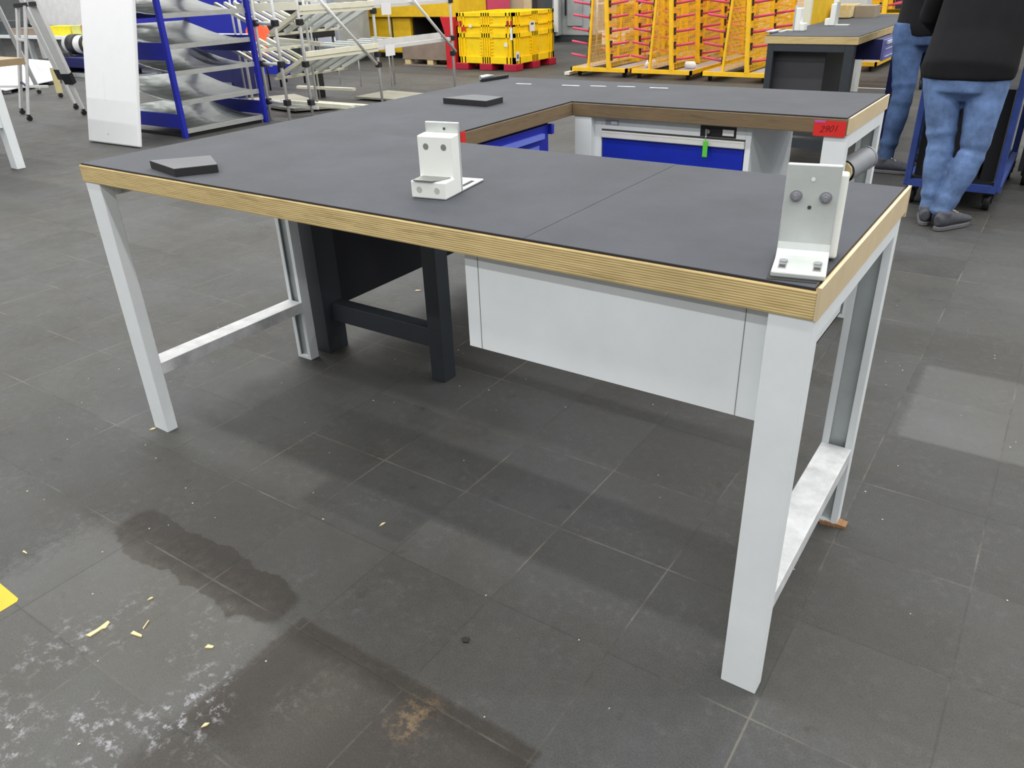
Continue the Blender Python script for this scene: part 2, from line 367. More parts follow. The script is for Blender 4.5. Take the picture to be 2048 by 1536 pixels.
fo = bpy.data.objects.new('tmp', fc); C.objects.link(fo)
me = bpy.data.meshes.new_from_object(fo.evaluated_get(bpy.context.evaluated_depsgraph_get())); bpy.data.objects.remove(fo)
for v in me.vertices: x, y, z = v.co; v.co = Vector((-.378+x, 1.5252-z, .818+y+.1*x))-Vector(fb['_o'])
me.materials.append(INK); lt = bpy.data.objects.new('lettering', me); C.objects.link(lt); lt.parent = rl; lt['_o'] = fb['_o']
MB().box(-.4235, -.39, 1.5250, 1.5256, .845, .852).build('price_strip', mat('violet_tag', (190, 90, 170), .5), rl)

cab = thing('drawer_cabinet', 'light grey cabinet with royal blue drawer front hanging under the far bench', 'cabinet', (-.93, 1.8, .42))
b = MB(); b.box(-1.236, -.632, 1.585, 2.06, .42, .811); b.box(-1.236, -1.207, 1.56, 1.585, .42, .811); b.box(-.652, -.632, 1.56, 1.585, .42, .811); b.box(-1.207, -.652, 1.56, 1.585, .766, .811)
b.build('cabinet_body', LG, cab, bevel=.0015)
dr = MB().box(-1.203, -.656, 1.563, 1.585, .55, .735).build('drawer', ROYAL, cab); dr['label'] = 'royal blue drawer front'
MB().box(-1.206, -.653, 1.553, 1.573, .735, .760).build('handle', mat('ribbed_white_grip', (225, 226, 224), .4, .2, var=.08), dr, bevel=.003)
MB().box(-1.206, -.653, 1.562, 1.57, .760, .766).build('shadow_gap', HOLE, dr)
MB().box(-1.203, -.656, 1.563, 1.585, .43, .54).build('drawer', ROYAL, cab)
lk = MB().box(-.815, -.686, 1.5585, 1.5605, .768, .805).build('lock_plate', BLK, cab)
MB().box(-.734, -.694, 1.5578, 1.5588, .775, .796).build('name_plate', TAPE, lk)
MB().tube((-.786, 1.562, .786), (-.786, 1.551, .786), .008).build('lock_cylinder', CHROME, lk)
MB().box(-1.19, -1.135, 1.5585, 1.5605, .782, .80).box(-1.165, -1.14, 1.556, 1.559, .785, .797, 1).build('catch', [SLOT, TAPE], cab)
key = thing('key', 'small key with bright green tag hanging from the drawer cabinet lock', 'key', (-.786, 1.55, .70))
MB().box(-.789, -.783, 1.538, 1.5508, .776, .796).path([(-.786, 1.544, .776), (-.789, 1.543, .765), (-.787, 1.543, .755)], .0015).build('key_blade', CHROME, key)
MB().box(-.796, -.778, 1.541, 1.545, .700, .757).build('tag', GREEN, key, bevel=.004)

# grey pipe stuck through the far bench frame
b = MB(); b.loft([(-.36, 1.75, .650), (-.33, 1.95, .662)], .040, 20, cap=False); b.loft([(-.33, 1.95, .662), (-.36, 1.75, .650)], .034, 20, cap=False)
b.loft([(-.332, 1.944, .6615), (-.329, 1.954, .6622)], .0425, 20, cap=False)
b.tube((-.362, 1.74, .650), (-.36, 1.76, .651), .034, mi=1)
single(b, 'plastic_pipe', [GREYT, WOOD], 'short grey plastic pipe poking through the right frame of the far bench', 'pipe')

# ------------------------------------------------------------------ brackets
def rr(w, h, r, top_only=True, n=5):
    p = [(-w/2, 0), (w/2, 0)]
    for cx, a0 in ((w/2-r, 0), (-w/2+r, 90)):
        for k in range(n+1):
            a = math.radians(a0+90*k/n); p.append((cx+r*math.cos(a), h-r+r*math.sin(a)))
    return p
def hexbolt(c, par, name='bolt'):
    b = MB(); b.tube((c[0], c[1], c[2]), (c[0], c[1]-.0015, c[2]), .0095, 18)
    b.tube((c[0], c[1]-.0015, c[2]), (c[0], c[1]-.007, c[2]), .0072, 6); b.tube((c[0], c[1]-.007, c[2]), (c[0], c[1]-.0115, c[2]), .0038, 12)
    return b.build(name, ZINC, par)
# right bracket: local x along width, y away from camera, origin at foot front centre
br = thing('angle_bracket', 'upright aluminium angle bracket with white plastic backing on the near bench corner', 'bracket', (-.045, .030, .8630), None, True)
br.rotation_euler = (0, 0, math.radians(12))
f = MB(); w, h, t = .081, .155, .009
prof = [(0, 0), (.098, 0), (.100, .003), (.100, h), (.091, h), (.091, .030), (.087, .019), (.078, t+.003), (.070, t), (0, t)]
f.prism(prof, -w/2, w/2, 'x'); pl = f.build('angle_plate', ALUL, br, bevel=.0022)
for sx in (-1, 1):
    hexbolt((sx*.022, .091, .105), br)
    sl = MB(); sl.box(sx*.026-.006, sx*.026+.006, .018, .060, t, t+.0008, 0); sl.box(sx*.026-.0045, sx*.026+.0045, .022, .034, t+.0006, t+.0012, 1)
    sl.tube((sx*.026, .052, t), (sx*.026, .052, t+.003), .0065, 12, 2); sl.build('slot', [mat('slot_rim', (150, 150, 148), .4, .4), HOLE, ZINC], pl)
MB().tube((0, .0915, .088), (0, .0903, .088), .003, 12).build('hole', HOLE, pl)
MB().tube((0, .0915, .132), (0, .0903, .132), .003, 12).build('hole', TAPE, pl)
MB().box(-w/2+.012, w/2+.011, .1005, .122, .004, h-.014).box(-w/2+.012, w/2+.011, .122, .150, .004, .045).build('plastic_block', POM, br, bevel=.004)
MB().box(-w/2-.004, w/2-.012, -.012, .11, -.0005, .0004).build('shim', BLKR, br)
# left bracket: seen from its white block side
bl = thing('angle_bracket', 'white stepped plastic block on an aluminium angle, beside the near bench middle', 'bracket', (-.876, .147, .8630), None, True)
bl.rotation_euler = (0, 0, math.radians(10))
s = MB(); s.prism([(0, 0), (.076, 0), (.076, .128), (.042, .126), (.042, .038), (0, .038)], -.043, .043, 'x')
pb = s.build('plastic_block', POM, bl, bevel=.003)
for sx in (-1, 1):
    for zz, yy in ((.103, .0415), (.019, -.0005)):
        MB().tube((sx*.022, yy, zz), (sx*.022, yy+.0012, zz), .0068, 20).build('bore', mat('bore_grey', (128, 130, 128), .6) if zz > .05 else mat('bore_light', (190, 192, 188), .6), pb)
d = MB(); d.prism([(-.034, -.004), (.012, -.004), (.026, .006), (.036, .040), (-.034, .040)], .038, .0405, 'z'); d.build('wear_plate', mat('dull_steel', (150, 154, 150), .4, .6), bl)
q = MB(); q.prism([(.076, 0), (.188, 0), (.188, .005), (.083, .005), (.083, .150), (.076, .150)], -.040, .043, 'x'); pa = q.build('angle_plate', ALUL, bl, bevel=.002)
MB().tube((.008, .0762, .136), (.008, .0750, .136), .003, 12).build('hole', HOLE, pa)
for sx in (-1, 1): MB().box(sx*.028-.005, sx*.028+.005, .105, .16, .005, .0056).build('slot', HOLE, pa)

# ------------------------------------------------------------------ pads, strips, tool
def pad(label, corners, z0, z1, par_name='rubber_pad', g=None):
    t_ = thing(par_name, label, 'pad', (sum(c[0] for c in corners)/4, sum(c[1] for c in corners)/4, z0), g)
    MB().prism(corners, z0, z1-.001).build('pad_body', BLKR, t_, bevel=.001)
    MB().prism(corners, z1-.001, z1).build('pad_top', PADT, t_)
    return t_
pad('black rubber block with grey top lying on the front left corner of the near bench', [(-1.606, .020), (-1.548, .108), (-1.665, .175), (-1.765, .055)][::1], .8627, .8835, g='rubber blocks on the mats')
pad('black rubber block with grey top lying on the left bench', [(-1.545, 1.292), (-1.548, 1.405), (-1.70, 1.42), (-1.755, 1.300)], .8627, .8835, g='rubber blocks on the mats')
tl = thing('hand_tool', 'dark tool with silvery jaw lying at the left edge of the left bench', 'tool', (-2.0, 2.0, .863))
MB().bar((-2.015, 1.90, .871), (-1.985, 2.075, .871), .016, .014).build('grip', BLK, tl, bevel=.003)
MB().loft([(-2.018, 1.90, .880), (-2.010, 1.945, .882), (-2.003, 1.985, .881)], [.010, .009, .004], 10).build('jaw', ALU, tl)
for i, (x0, x1, y, s_) in enumerate([(-1.823, -1.749, 1.905, 'leftmost, faint white tape strip on the rear of the work island mat'), (-1.598, -1.517, 1.925, 'second white tape strip from the left on the far mat'),
                          (-1.47, -1.40, 1.945, 'white tape strip in the middle of the row on the far mat'), (-1.354, -1.278, 1.97, 'second white tape strip from the right on the far mat'),
                          (-1.21, -1.132, 1.976, 'rightmost white tape strip in the row on the far mat')]):
    single(MB().prism([(x0, y-.004), (x1, y+.002), (x1, y+.013), (x0, y+.007)], .8626, .8632), 'tape_strip', TAPE, s_, 'tape', 'white tape strips on the far mat')

# ------------------------------------------------------------------ floor debris
def chip(name, pts, label, m=WOOD, h=.003, g=None): return single(MB().prism(pts, .0004, h), name, m, label, 'wood chip', g)
chip('wood_splinter', [(-1.318, -.643), (-1.306, -.640), (-1.305, -.612), (-1.300, -.606), (-1.309, -.590), (-1.317, -.590), (-1.314, -.618)], 'largest pale wood splinter on the floor at lower left')
chip('wood_splinter', [(-1.226, -.560), (-1.223, -.561), (-1.236, -.537), (-1.238, -.538)], 'thin wood sliver just right of the largest splinter')
for (u, v, du, dv, s_) in [(-1.745, -.57, .018, .004, 'thin splinter on the floor at the far left above the yellow marking'), (-1.235, -.585, .03, .012, 'splinter right beside the largest splinter'),
                       (-1.055, -.52, .015, .014, 'curled wood chip between the dust patches at lower left'), (-1.30, -.50, .004, .014, 'small upright splinter above the largest one'),
                       (-.885, -.655, .006, .016, 'small chip on the dark tiles at the bottom'), (-1.02, .005, .004, .02, 'small chip on the dark floor under the near bench'),
                       (-2.085, 1.40, .02, .024, 'pale chip on the floor behind the black bench leg'), (-2.66, 1.55, .035, .008, 'pale splinter on the open floor left of the black frame'),
                       (-2.02, -.02, .008, .02, 'splinter on the floor left of the near bench leg')]:
    chip('wood_splinter', [(u, v), (u+du, v+dv*.6), (u+du*.9, v+dv), (u-.002, v+dv*.5+.003)], s_)
b = MB()
for i in range(150):
    u, v = random.uniform(-2.6, .6), random.uniform(-1., 2.6); s_ = random.uniform(.0015, .0035)
    a = random.uniform(0, 3.1); b.prism([(u+s_*math.cos(a+k*1.8)*random.uniform(.6, 1.2), v+s_*math.sin(a+k*1.8)) for k in range(3)], .0004, .0016)
o = b.build('wood_crumbs', [mat('pale_crumb', (205, 198, 180), .7)]); o['kind'] = 'stuff'; tag(o, 'tiny pale wood crumbs scattered over the grey floor', 'crumbs')
for (u, v, s_, L_) in [(-.582, -.195, .010, 'black crumb on the floor in front of the bench'), (-.575, .05, 0, None)]:
    if L_: single(MB().prism([(u-s_, v), (u, v-s_*.7), (u+s_, v-.002), (u+s_*.5, v+s_), (u-s_*.5, v+s_*.8)], .0003, .004), 'rubber_crumb', BLKR, L_, 'crumb')
single(MB().prism([(-1.80, -.83), (-1.80, -.658), (-1.576, -.665), (-1.568, -.672), (-1.563, -.83)], .0003, .0009), 'floor_marking', mat('worn_yellow_paint', (212, 176, 40), .6, var=.15), 'yellow floor marking patch at the left edge', 'floor marking')
single(MB().box(-1.95, -1.3, 9.02, 9.05, .0003, .0009), 'floor_marking', TAPE, 'thin white line painted on the floor beneath the second bench', 'floor marking')
b = MB()
for k in range(5): b.box(-.045+.012*k, -.03+.012*k, .625+.002*k, .66, .0, .008+.002*(k % 2))
single(b, 'wood_wedge', mat('brown_wood', (150, 110, 75), .7), 'broken brown wood wedge under the rear right leg of the near bench', 'wedge')

# ------------------------------------------------------------------ far left bench
ob = thing('workbench', 'white-legged workbench cut off by the left edge of the photo', 'workbench', (-7.4, 1.9, 0))
MB().box(-8.6, -6.83, 1.55, 2.25, .775, .825).build('worktop', mat('brown_bench_top', (150, 130, 100), .6), ob, bevel=.002)
for x0, y0 in ((-6.92, 1.93), (-6.92, 1.58), (-8.5, 1.93), (-8.5, 1.58)):
    MB().box(x0, x0+.10, y0, y0+.07, 0, .775).build('leg', LG, ob, bevel=.003)
MB().box(-6.90, -6.84, 1.65, 1.93, .33, .37).build('stretcher', LG, ob); MB().box(-8.48, -8.42, 1.65, 1.93, .33, .37).build('stretcher', LG, ob)

# ------------------------------------------------------------------ white board leaning by the blue rack
bo = thing('panel_board', 'tall white board leaning against the left side of the blue rack', 'board', (-7.07, 2.95, 0), None, True)
bo.rotation_euler = (math.radians(-13), 0, math.radians(1.5))
MB().box(-.40, .39, -.02, .02, .005, 1.9).build('board', WHT, bo, bevel=.012)
MB().tube((-.07, -.0205, .09), (-.07, -.0190, .09), .008).build('screw_hole', SLOT, bo)
MB().box(-.095, -.088, -.0204, -.0198, .38, .62).build('scratch', mat('faint_scratch', (222, 220, 212), .5), bo)

# ------------------------------------------------------------------ blue rack
rk = thing('shelf_rack', 'blue steel rack with five galvanised sloping shelves', 'rack', (-7.2, 3.95, 0))
X0, X1, Y0, Y1 = -7.72, -6.72, 3.47, 4.45
for x, y in ((X1, Y0), (X1, Y1), (X0, Y0), (X0, Y1)):
    MB().box(x-.03, x+.022, y-.02, y+.02, 0, 1.75).build('upright', BLUE, rk, bevel=.002)
for y in (Y0, Y1):
    for z0, z1 in ((.085, .215), (.69, .84), (1.38, 1.5)): MB().box(X0, X1-.03, y-.015, y+.015, z0, z1).build('side_beam', BLUE, rk)
MB().box(X0-.02, X0+.02, Y0, Y1, 1.02, 1.07).build('rear_beam', BLUE, rk)
MB().box(X0, X1-.035, Y0+.03, Y1-.03, .003, .026).build('shelf_shade_slab', BLK, rk)  # black slab added in place of the shadow beneath the bottom shelf
for i, z in enumerate((.035, .29, .55, .78, 1.04, 1.30)):
    b = MB(); n = 8; D = 1.0
    prev = None
    pts = [(X1-.02-D*k/n, z+.035-.012*math.sin(math.pi*min(1, k/n*1.3))*1 + .16*(k/n)**1.6) for k in range(n+1)]
    for (xa, za), (xb, zb) in zip(pts, pts[1:]):
        v = [b.bm.verts.new(c) for c in ((xa, Y0+.03, za), (xa, Y1-.03, za), (xb, Y1-.03, zb), (xb, Y0+.03, zb), (xa, Y0+.03, za-.003), (xa, Y1-.03, za-.003), (xb, Y1-.03, zb-.003), (xb, Y0+.03, zb-.003))]
        for f_ in ((0, 1, 2, 3), (7, 6, 5, 4), (0, 3, 7, 4), (1, 5, 6, 2)): b.bm.faces.new([v[j] for j in f_]).smooth = True
    sh = b.build('shelf', GALV, rk)
    MB().box(X1-.03, X1-.008, Y0+.025, Y1-.025, z, z+.042).build('lip', mat('pale_steel_lip', (186, 190, 190), .4, .5), sh)

# ------------------------------------------------------------------ pipe racks
def joint(par, x, y, z, m=BLK): return MB().box(x-.03, x+.03, y-.03, y+.03, z-.03, z+.03).build('joint', m, par, bevel=.008)
def post(par, x, y, z0, z1, r=.016): return MB().tube((x, y, z0), (x, y, z1), r).build('post', TUBE, par)
pr = thing('pipe_rack', 'small ivory pipe rack with black joints just right of the blue rack', 'rack', (-7.2, 4.8, 0), 'pipe racks behind the benches')
for x, y in ((-6.79, 4.57), (-6.49, 4.57), (-7.9, 4.57), (-6.79, 5.25), (-7.9, 5.25)): post(pr, x, y, 0, 1.7)
for z in (.19, .56, .94):
    for x in (-6.79, -6.49): joint(pr, x, 4.57, z)
    MB().tube((-6.79, 4.57, z), (-6.49, 4.57, z), .015).build('tube', TUBE, pr)
for z in (1.08, .70):
    for k in range(6):
        y = 4.60+.12*k; MB().bar((-7.40, y, z+.04), (-6.82, y, z-.17), .035, .03).build('roller_lane', CREAM, pr)
MB().bar((-7.0, 4.55, 1.08), (-6.5, 4.9, 1.08), .04, .075).build('front_rail', CREAM, pr)
MB().bar((-6.80, 4.58, .68), (-6.80, 5.25, .68), .03, .03).build('front_rail', CREAM, pr)

pr = thing('pipe_rack', 'long ivory pipe rack with slanted roller lanes and two diagonal braces', 'rack', (-7.1, 6.1, 0), 'pipe racks behind the benches')
PY = (4.90, 6.0, 7.40)
for y in PY:
    post(pr, -6.5, y, 0, 1.75); post(pr, -7.55, y, 0, 1.75, .011)
for y, zs in ((4.90, (.93, .53, .15)), (6.0, (.98, .53, .42)), (7.40, (1.03, .60, .42))):
    for z in zs: joint(pr, -6.5, y, z)
for z in (1.06, .625):
    MB().box(-6.52, -6.47, 4.9, 6.0, z-.028, z+.022).box(-6.50, -6.48, 4.9, 6.0, z-.065, z-.032).build('front_rail', CREAM, pr)
    MB().box(-6.54, -6.50, 6.0, 7.4, z-.055, z-.015).box(-6.62, -6.60, 6.05, 7.3, z-.02, z+.045).build('front_rail', TUBE, pr)
    for k in range(6):
        y = 4.96+.2*k
        MB().bar((-6.55, y, z-.045), (-7.02, y, z-.24), .06, .04).build('roller_lane', ALUL if k else CREAM, pr)
    for k in range(6):
        y = 6.1+.22*k; MB().bar((-6.55, y, z-.045), (-7.7, y, z-.02), .05, .02).build('roller_lane', ALUL, pr)
    MB().bar((-7.02, 4.9, z-.26), (-7.02, 6.0, z-.26), .025, .025).build('rear_rail', CREAM, pr)
    MB().bar((-7.45, 5.35, z+.10), (-6.7, 5.35, z+.06), .04, .04).build('shelf_rail', CREAM, pr)
    for k in range(5): MB().bar((-7.5, 5.0+.09*k, z+.08), (-6.75, 5.0+.09*k, z+.05), .012, .012).build('shelf_rod', ALU, pr)
    MB().box(-6.495, -6.49, 6.13, 6.29, z-.13, z-.01).build('label_card', WHT, pr)
MB().tube((-6.47, 5.1, 1.2), (-6.47, 5.94, .43), .017).build('brace', TUBE, pr); MB().tube((-6.47, 6.6, 1.12), (-6.47, 7.42, .44), .017).build('brace', TUBE, pr)
MB().bar((-7.05, 4.97, .12), (-5.95, 4.97, .12), .05, .04).build('cross_rail', CREAM, pr)
MB().bar((-7.6, 4.90, .10), (-6.4, 4.90, .10), .02, .03).build('cross_rail', TUBE, pr)
MB().bar((-7.1, 5.52, .03), (-5.95, 5.52, .03), .09, .04).build('cross_rail', CREAM, pr)
MB().bar((-7.9, 5.98, .12), (-7.0, 6.06, .12), .06, .03).build('cross_rail', CREAM, pr)
for x, y in ((-7.52, 7.3), (-7.9, 7.1), (-8.4, 7.2)): post(pr, x, y, 0, .6, .008)
single(MB().prism([(-8.2, 5.2), (-6.9, 5.0), (-6.6, 5.4), (-7.1, 5.46), (-7.2, 5.6), (-7.9, 5.9)], .02, .05), 'floor_sheet', SHT, 'beige sheet lying flat on the floor under the pipe racks', 'panel')
single(MB().prism([(-7.0, 6.05), (-5.95, 6.05), (-5.85, 6.55), (-7.0, 6.65)], .02, .04), 'floor_sheet', SHT, 'pale flat board on the floor nearest the island, under the long pipe rack', 'panel')

# behind the racks
single(MB().box(-7.63, -7.55, 6.02, 6.1, .0, .40), 'black_post', BLK, 'short black post standing beyond the pipe racks', 'post')
des = thing('desk', 'white-topped desk with blue panels behind the blue rack', 'desk', (-9.3, 5.7, 0))
MB().box(-10.0, -8.55, 5.45, 5.9, .70, .735).build('desk_top', WHT, des); MB().box(-10.0, -8.55, 5.5, 5.53, .2, .70).build('front_panel', NAVY, des)
for x in (-9.95, -8.6): MB().box(x-.02, x+.02, 5.54, 5.88, 0, .70).build('side_panel', NAVY, des)
single(MB().box(-14.0, -10.1, 7.75, 7.85, 0, 1.6), 'partition_screen', BLUE, 'wide ultramarine partition screen behind the desk', 'partition')
ch = thing('shell_chair', 'orange shell chair at the desk behind the blue rack', 'chair', (-9.0, 6.2, 0))
b = MB(); b.loft([(-9.0, 6.30, .45), (-9.0, 6.36, .60), (-9.0, 6.39, .74), (-9.0, 6.40, .83), (-9.0, 6.40, .86)], [(.20, .02), (.24, .02), (.24, .02), (.17, .02), (.05, .01)], 18, up=(0, 1, 0)); b.build('backrest', ORANGE, ch)
MB().prism([(-9.22, 6.0), (-8.78, 6.0), (-8.78, 6.33), (-9.22, 6.33)], .44, .465).build('seat', ORANGE, ch, bevel=.01)
for x, y in ((-9.18, 6.03), (-8.82, 6.03), (-9.18, 6.3), (-8.82, 6.3)): MB().tube((x, y, 0), (x, y, .45), .012).build('leg', BLK, ch)
t_ = thing('storage_bin', 'black storage bin behind the left pipe rack', 'bin', (-9.1, 6.85, 0)); MB().box(-9.4, -8.95, 6.6, 7.1, .62, .79).build('bin', BLK, t_, bevel=.01)
for x in (-9.37, -8.98):
    for y in (6.63, 7.07): MB().tube((x, y, 0), (x, y, .62), .014).build('leg', BLK, t_)
bn = thing('storage_bin', 'black bin with a white card beyond the long pipe rack', 'bin', (-9.85, 8.3, 0)); MB().box(-10.1, -9.62, 8.0, 8.4, .52, .67).build('bin', BLK, bn, bevel=.01)
MB().box(-10.0, -9.85, 7.99, 8.0, .63, .68).build('card', WHT, bn)
for x in (-10.07, -9.65):
    for y in (8.03, 8.37): MB().tube((x, y, 0), (x, y, .52), .012).build('leg', BLK, bn)

# machines in the left distance
mp = thing('machine_base', 'low dark machine carrying a pale roll, seen far left', 'machine', (-13.3, 6.2, 0))
MB().box(-14.3, -12.3, 6.35, 6.9, .14, .30).build('bed', NAVY, mp, bevel=.01); MB().box(-14.3, -12.3, 6.33, 6.9, .0, .05).build('foot_rail', GREYM, mp)
for x in (-14.1, -12.6): MB().box(x-.05, x+.05, 6.4, 6.8, .05, .14).build('foot', BLK, mp)
for x in (-14.0, -13.3, -12.7): MB().prism([(x-.13, .30), (x+.13, .30), (x+.07, .36), (x-.07, .36)], 6.38, 6.46, 'y').build('cradle', BLK, mp)
ro = thing('material_roll', 'pale cylinder roll with black rings on the low machine at far left', 'roll', (-13.3, 6.62, .32))
MB().tube((-13.62, 6.62, .475), (-12.4, 6.62, .475), .150, 28).build('roll', mat('pale_yellow_roll', (222, 214, 160), .6), ro)
MB().tube((-14.2, 6.62, .475), (-13.62, 6.62, .475), .148, 28).build('core', TUBE, ro)
MB().tube((-14.08, 6.62, .475), (-13.86, 6.62, .475), .162, 28).build('ring', BLK, ro); MB().tube((-13.64, 6.62, .475), (-13.56, 6.62, .475), .162, 28).build('ring', BLK, ro)
sh = thing('sheet_metal_panel', 'bright metal sheet lying on low supports at far left', 'sheet metal', (-14.6, 5.3, 0))
b = MB(); q = [(-12.4, 4.55, .05), (-13.15, 5.80, .05), (-13.75, 6.05, .26), (-15.9, 6.25, .26), (-14.9, 4.1, .26)]
lo_ = [b.bm.verts.new(c) for c in q]; hi_ = [b.bm.verts.new((c[0], c[1], c[2]+.012)) for c in q]
b.bm.faces.new(lo_[::-1]); b.bm.faces.new(hi_)
for i in range(5): b.bm.faces.new((lo_[i], lo_[(i+1) % 5], hi_[(i+1) % 5], hi_[i]))
b.build('sheet', mat('bright_sheet', (225, 229, 232), .5, .1, var=.08), sh)
for x, y, z in ((-12.6, 4.65, .03), (-13.2, 5.6, .03), (-14.0, 5.9, .22), (-15.6, 6.1, .22), (-14.8, 4.3, .22)): MB().box(x-.04, x+.04, y-.04, y+.04, 0, z).build('support', TUBE, sh)
ub = thing('assembly_bench', 'pale bench with clutter behind the bright metal sheet at far left', 'bench', (-16.5, 7.3, 0))
MB().box(-19.0, -14.0, 7.0, 7.7, .51, .56).build('bench_top', LG, ub)
for x in (-18.8, -16.4, -14.1):
    for y in (7.05, 7.6): MB().box(x-.04, x+.04, y-.04, y+.04, 0, .50).build('leg', GREYM, ub)
single(MB().box(-15.85, -15.05, 7.15, 7.4, .561, .72), 'carton', mat('lemon_carton', (226, 210, 40), .6), 'long lemon yellow carton on the pale bench at far left', 'carton')
single(MB().box(-15.0, -14.7, 7.15, 7.4, .561, .73), 'carton', mat('olive_carton', (200, 200, 110), .6), 'pale yellow carton beside the lemon carton', 'carton')
single(MB().box(-14.66, -14.3, 7.15, 7.4, .561, .74), 'carton', mat('brick_carton', (190, 60, 50), .6), 'brick red carton next to the leaning white board', 'carton')
single(MB().box(-18.2, -17.2, 7.1, 7.5, .561, .80).box(-17.1, -16.2, 7.1, 7.4, .561, .68, 1), 'tool_case', [DGREY, CRATE], 'grey and brown tool cases on the pale bench at the far left edge', 'case')
single(MB().box(-18.6, -14.6, 8.25, 8.35, .66, 2.2).box(-18.5, -18.4, 8.25, 8.35, 0, .66).box(-14.75, -14.65, 8.25, 8.35, 0, .66), 'white_partition', mat('off_white_panel', (222, 222, 224), .6), 'large off-white panel screen in the far left background', 'partition')

# folding stand trolley (grey tubes with castors)
fs = thing('folding_stand', 'grey A-shaped tube stand on small castors at far left', 'stand', (-9.7, 3.75, 0))
def castor(par, x, y, z1=.07, m=BLK):
    c = MB(); c.tube((x-.015, y, .028), (x+.015, y, .028), .028, 16); c.box(x-.02, x+.02, y-.012, y+.012, .028, z1); return c.build('castor', m, par)
for (x, y), (tx, ty) in (((-10.1, 3.62), (-9.645, 3.70)), ((-9.46, 3.38), (-9.283, 3.60))):
    MB().bar((x, y, .07), (tx, ty, 1.16), .035, .03).build('leg', TUBE, fs); castor(fs, x, y)
for (x, y), s_ in (((-9.83, 4.13), .6), ((-9.25, 3.90), .6)):
    a = Vector((-9.83 if x < -9.5 else -9.09, 3.81 if x < -9.5 else 3.53, 1.5)); e = Vector((x, y, .07)); mid = a.lerp(e, .78)
    MB().bar(a, mid, .10, .05).build('upper_profile', TUBE, fs); MB().bar(mid, e, .035, .03).build('leg', TUBE, fs); castor(fs, x, y)
    MB().bar(a.lerp(e, .72), a.lerp(e, .80), .11, .06).build('black_clamp', BLK, fs)
MB().bar((-9.70, 3.71, 1.16), (-9.05, 3.58, 1.18), .05, .04).build('strap', BLK, fs)
MB().bar((-9.79, 3.67, .82), (-9.34, 3.54, .82), .02, .02).build('cross_tube', TUBE, fs)
MB().bar((-9.97, 3.65, .36), (-9.41, 3.44, .36), .02, .02).build('cross_tube', NAVY, fs)
fs2 = thing('folding_stand', 'second grey tube stand at the far left edge, farther back', 'stand', (-11.5, 4.6, 0))
for (x, y), (tx, ty) in (((-11.99, 4.80), (-11.3, 4.2)), ((-12.6, 4.2), (-12.3, 4.1))):
    MB().bar((x, y, .06), (tx, ty, 1.5), .05, .04).build('leg', TUBE, fs2); castor(fs2, x, y)
MB().box(-11.24, -11.18, 4.66, 4.72, .06, .38).build('leg', mat('cream_post', (200, 190, 140), .5), fs2); castor(fs2, -11.21, 4.69)
MB().bar((-12.3, 4.1, 1.4), (-11.25, 4.6, 1.4), .05, .05).build('top_bar', TUBE, fs2); MB().bar((-12.5, 4.15, .15), (-11.3, 4.6, .15), .03, .03).build('cross_tube', TUBE, fs2)

# ------------------------------------------------------------------ yellow booth, crate, container
bt = thing('yellow_booth', 'ochre yellow machine booth with a dark opening', 'machine', (-9.7, 10.7, 0))
MB().box(-10.75, -9.72, 10.32, 10.40, .10, .68).build('door_panel', YELD, bt, bevel=.02)
MB().box(-10.15, -10.13, 10.30, 10.32, .12, .68).build('door_gap', ANT, bt)
MB().box(-10.75, -8.72, 10.25, 11.0, .69, 1.6).build('hood', YELD, bt, bevel=.01)
MB().box(-9.72, -9.70, 10.41, 10.9, .08, .685).build('shade_lining_wall', ANT2, bt); MB().box(-9.70, -8.8, 10.41, 10.9, .67, .688).build('shade_lining_roof', ANT2, bt)  # dark lining and back sheet put the opening's shade into their colour
MB().box(-9.72, -8.78, 10.9, 10.93, .0, .69).build('dark_opening', ANT2, bt); MB().box(-10.75, -8.75, 10.93, 11.0, .08, .69).build('rear_wall', YELD, bt)
MB().box(-10.8, -8.9, 10.5, 11.0, .0, .08).build('plinth', ANT, bt)
MB().box(-8.72, -8.55, 10.25, 11.0, .69, 1.6).build('side_wall', YELD, bt)
single(MB().prism([(-8.12, 0), (-7.93, 0), (-7.93, .74), (-8.2, .74), (-8.12, .5)], 9.28, 9.40, 'y'), 'guard_post', mat('deep_red_steel', (196, 28, 40), .5), 'red angled guard post between the crate and the yellow pallet box', 'post')
fe = MB(); fe.loft([(-10.95, 10.3, .03), (-10.95, 10.3, .42), (-10.95, 10.3, .50)], [.06, .06, .02], 14); fe.box(-11.05, -10.9, 10.2, 10.3, .45, .62, 1)
single(fe, 'fire_extinguisher', [mat('orange_cylinder', (232, 84, 30), .5), mat('pinkish_card', (220, 150, 150), .6)], 'slim orange cylinder standing left of the yellow booth', 'cylinder')
pal = thing('wooden_pallet', 'worn wooden pallet in front of the yellow booth', 'pallet', (-8.6, 9.95, 0))
for y in (9.52, 9.83, 10.14):
    for x in (-9.10, -8.62, -8.15): MB().box(x-.06, x+.06, y-.05, y+.05, .022, .10).build('block', WOOD, pal)
    MB().box(-9.2, -8.05, y-.05, y+.05, 0, .022).build('runner', CRATE, pal)
for k in range(6): MB().box(-9.2, -8.05, 9.46+k*.125, 9.55+k*.125, .10, .122).build('deck_board', CRATE, pal)
b = MB(); b.box(-9.2, -8.05, 9.47, 9.49, .123, .43); b.box(-9.2, -8.05, 10.18, 10.20, .123, .43); b.box(-9.2, -9.18, 9.49, 10.18, .123, .43); b.box(-8.07, -8.05, 9.49, 10.18, .123, .43); b.box(-9.18, -8.07, 9.49, 10.18, .123, .135)
single(b, 'wooden_crate', CRATE, 'open grey-brown board crate standing on the pallet', 'crate')

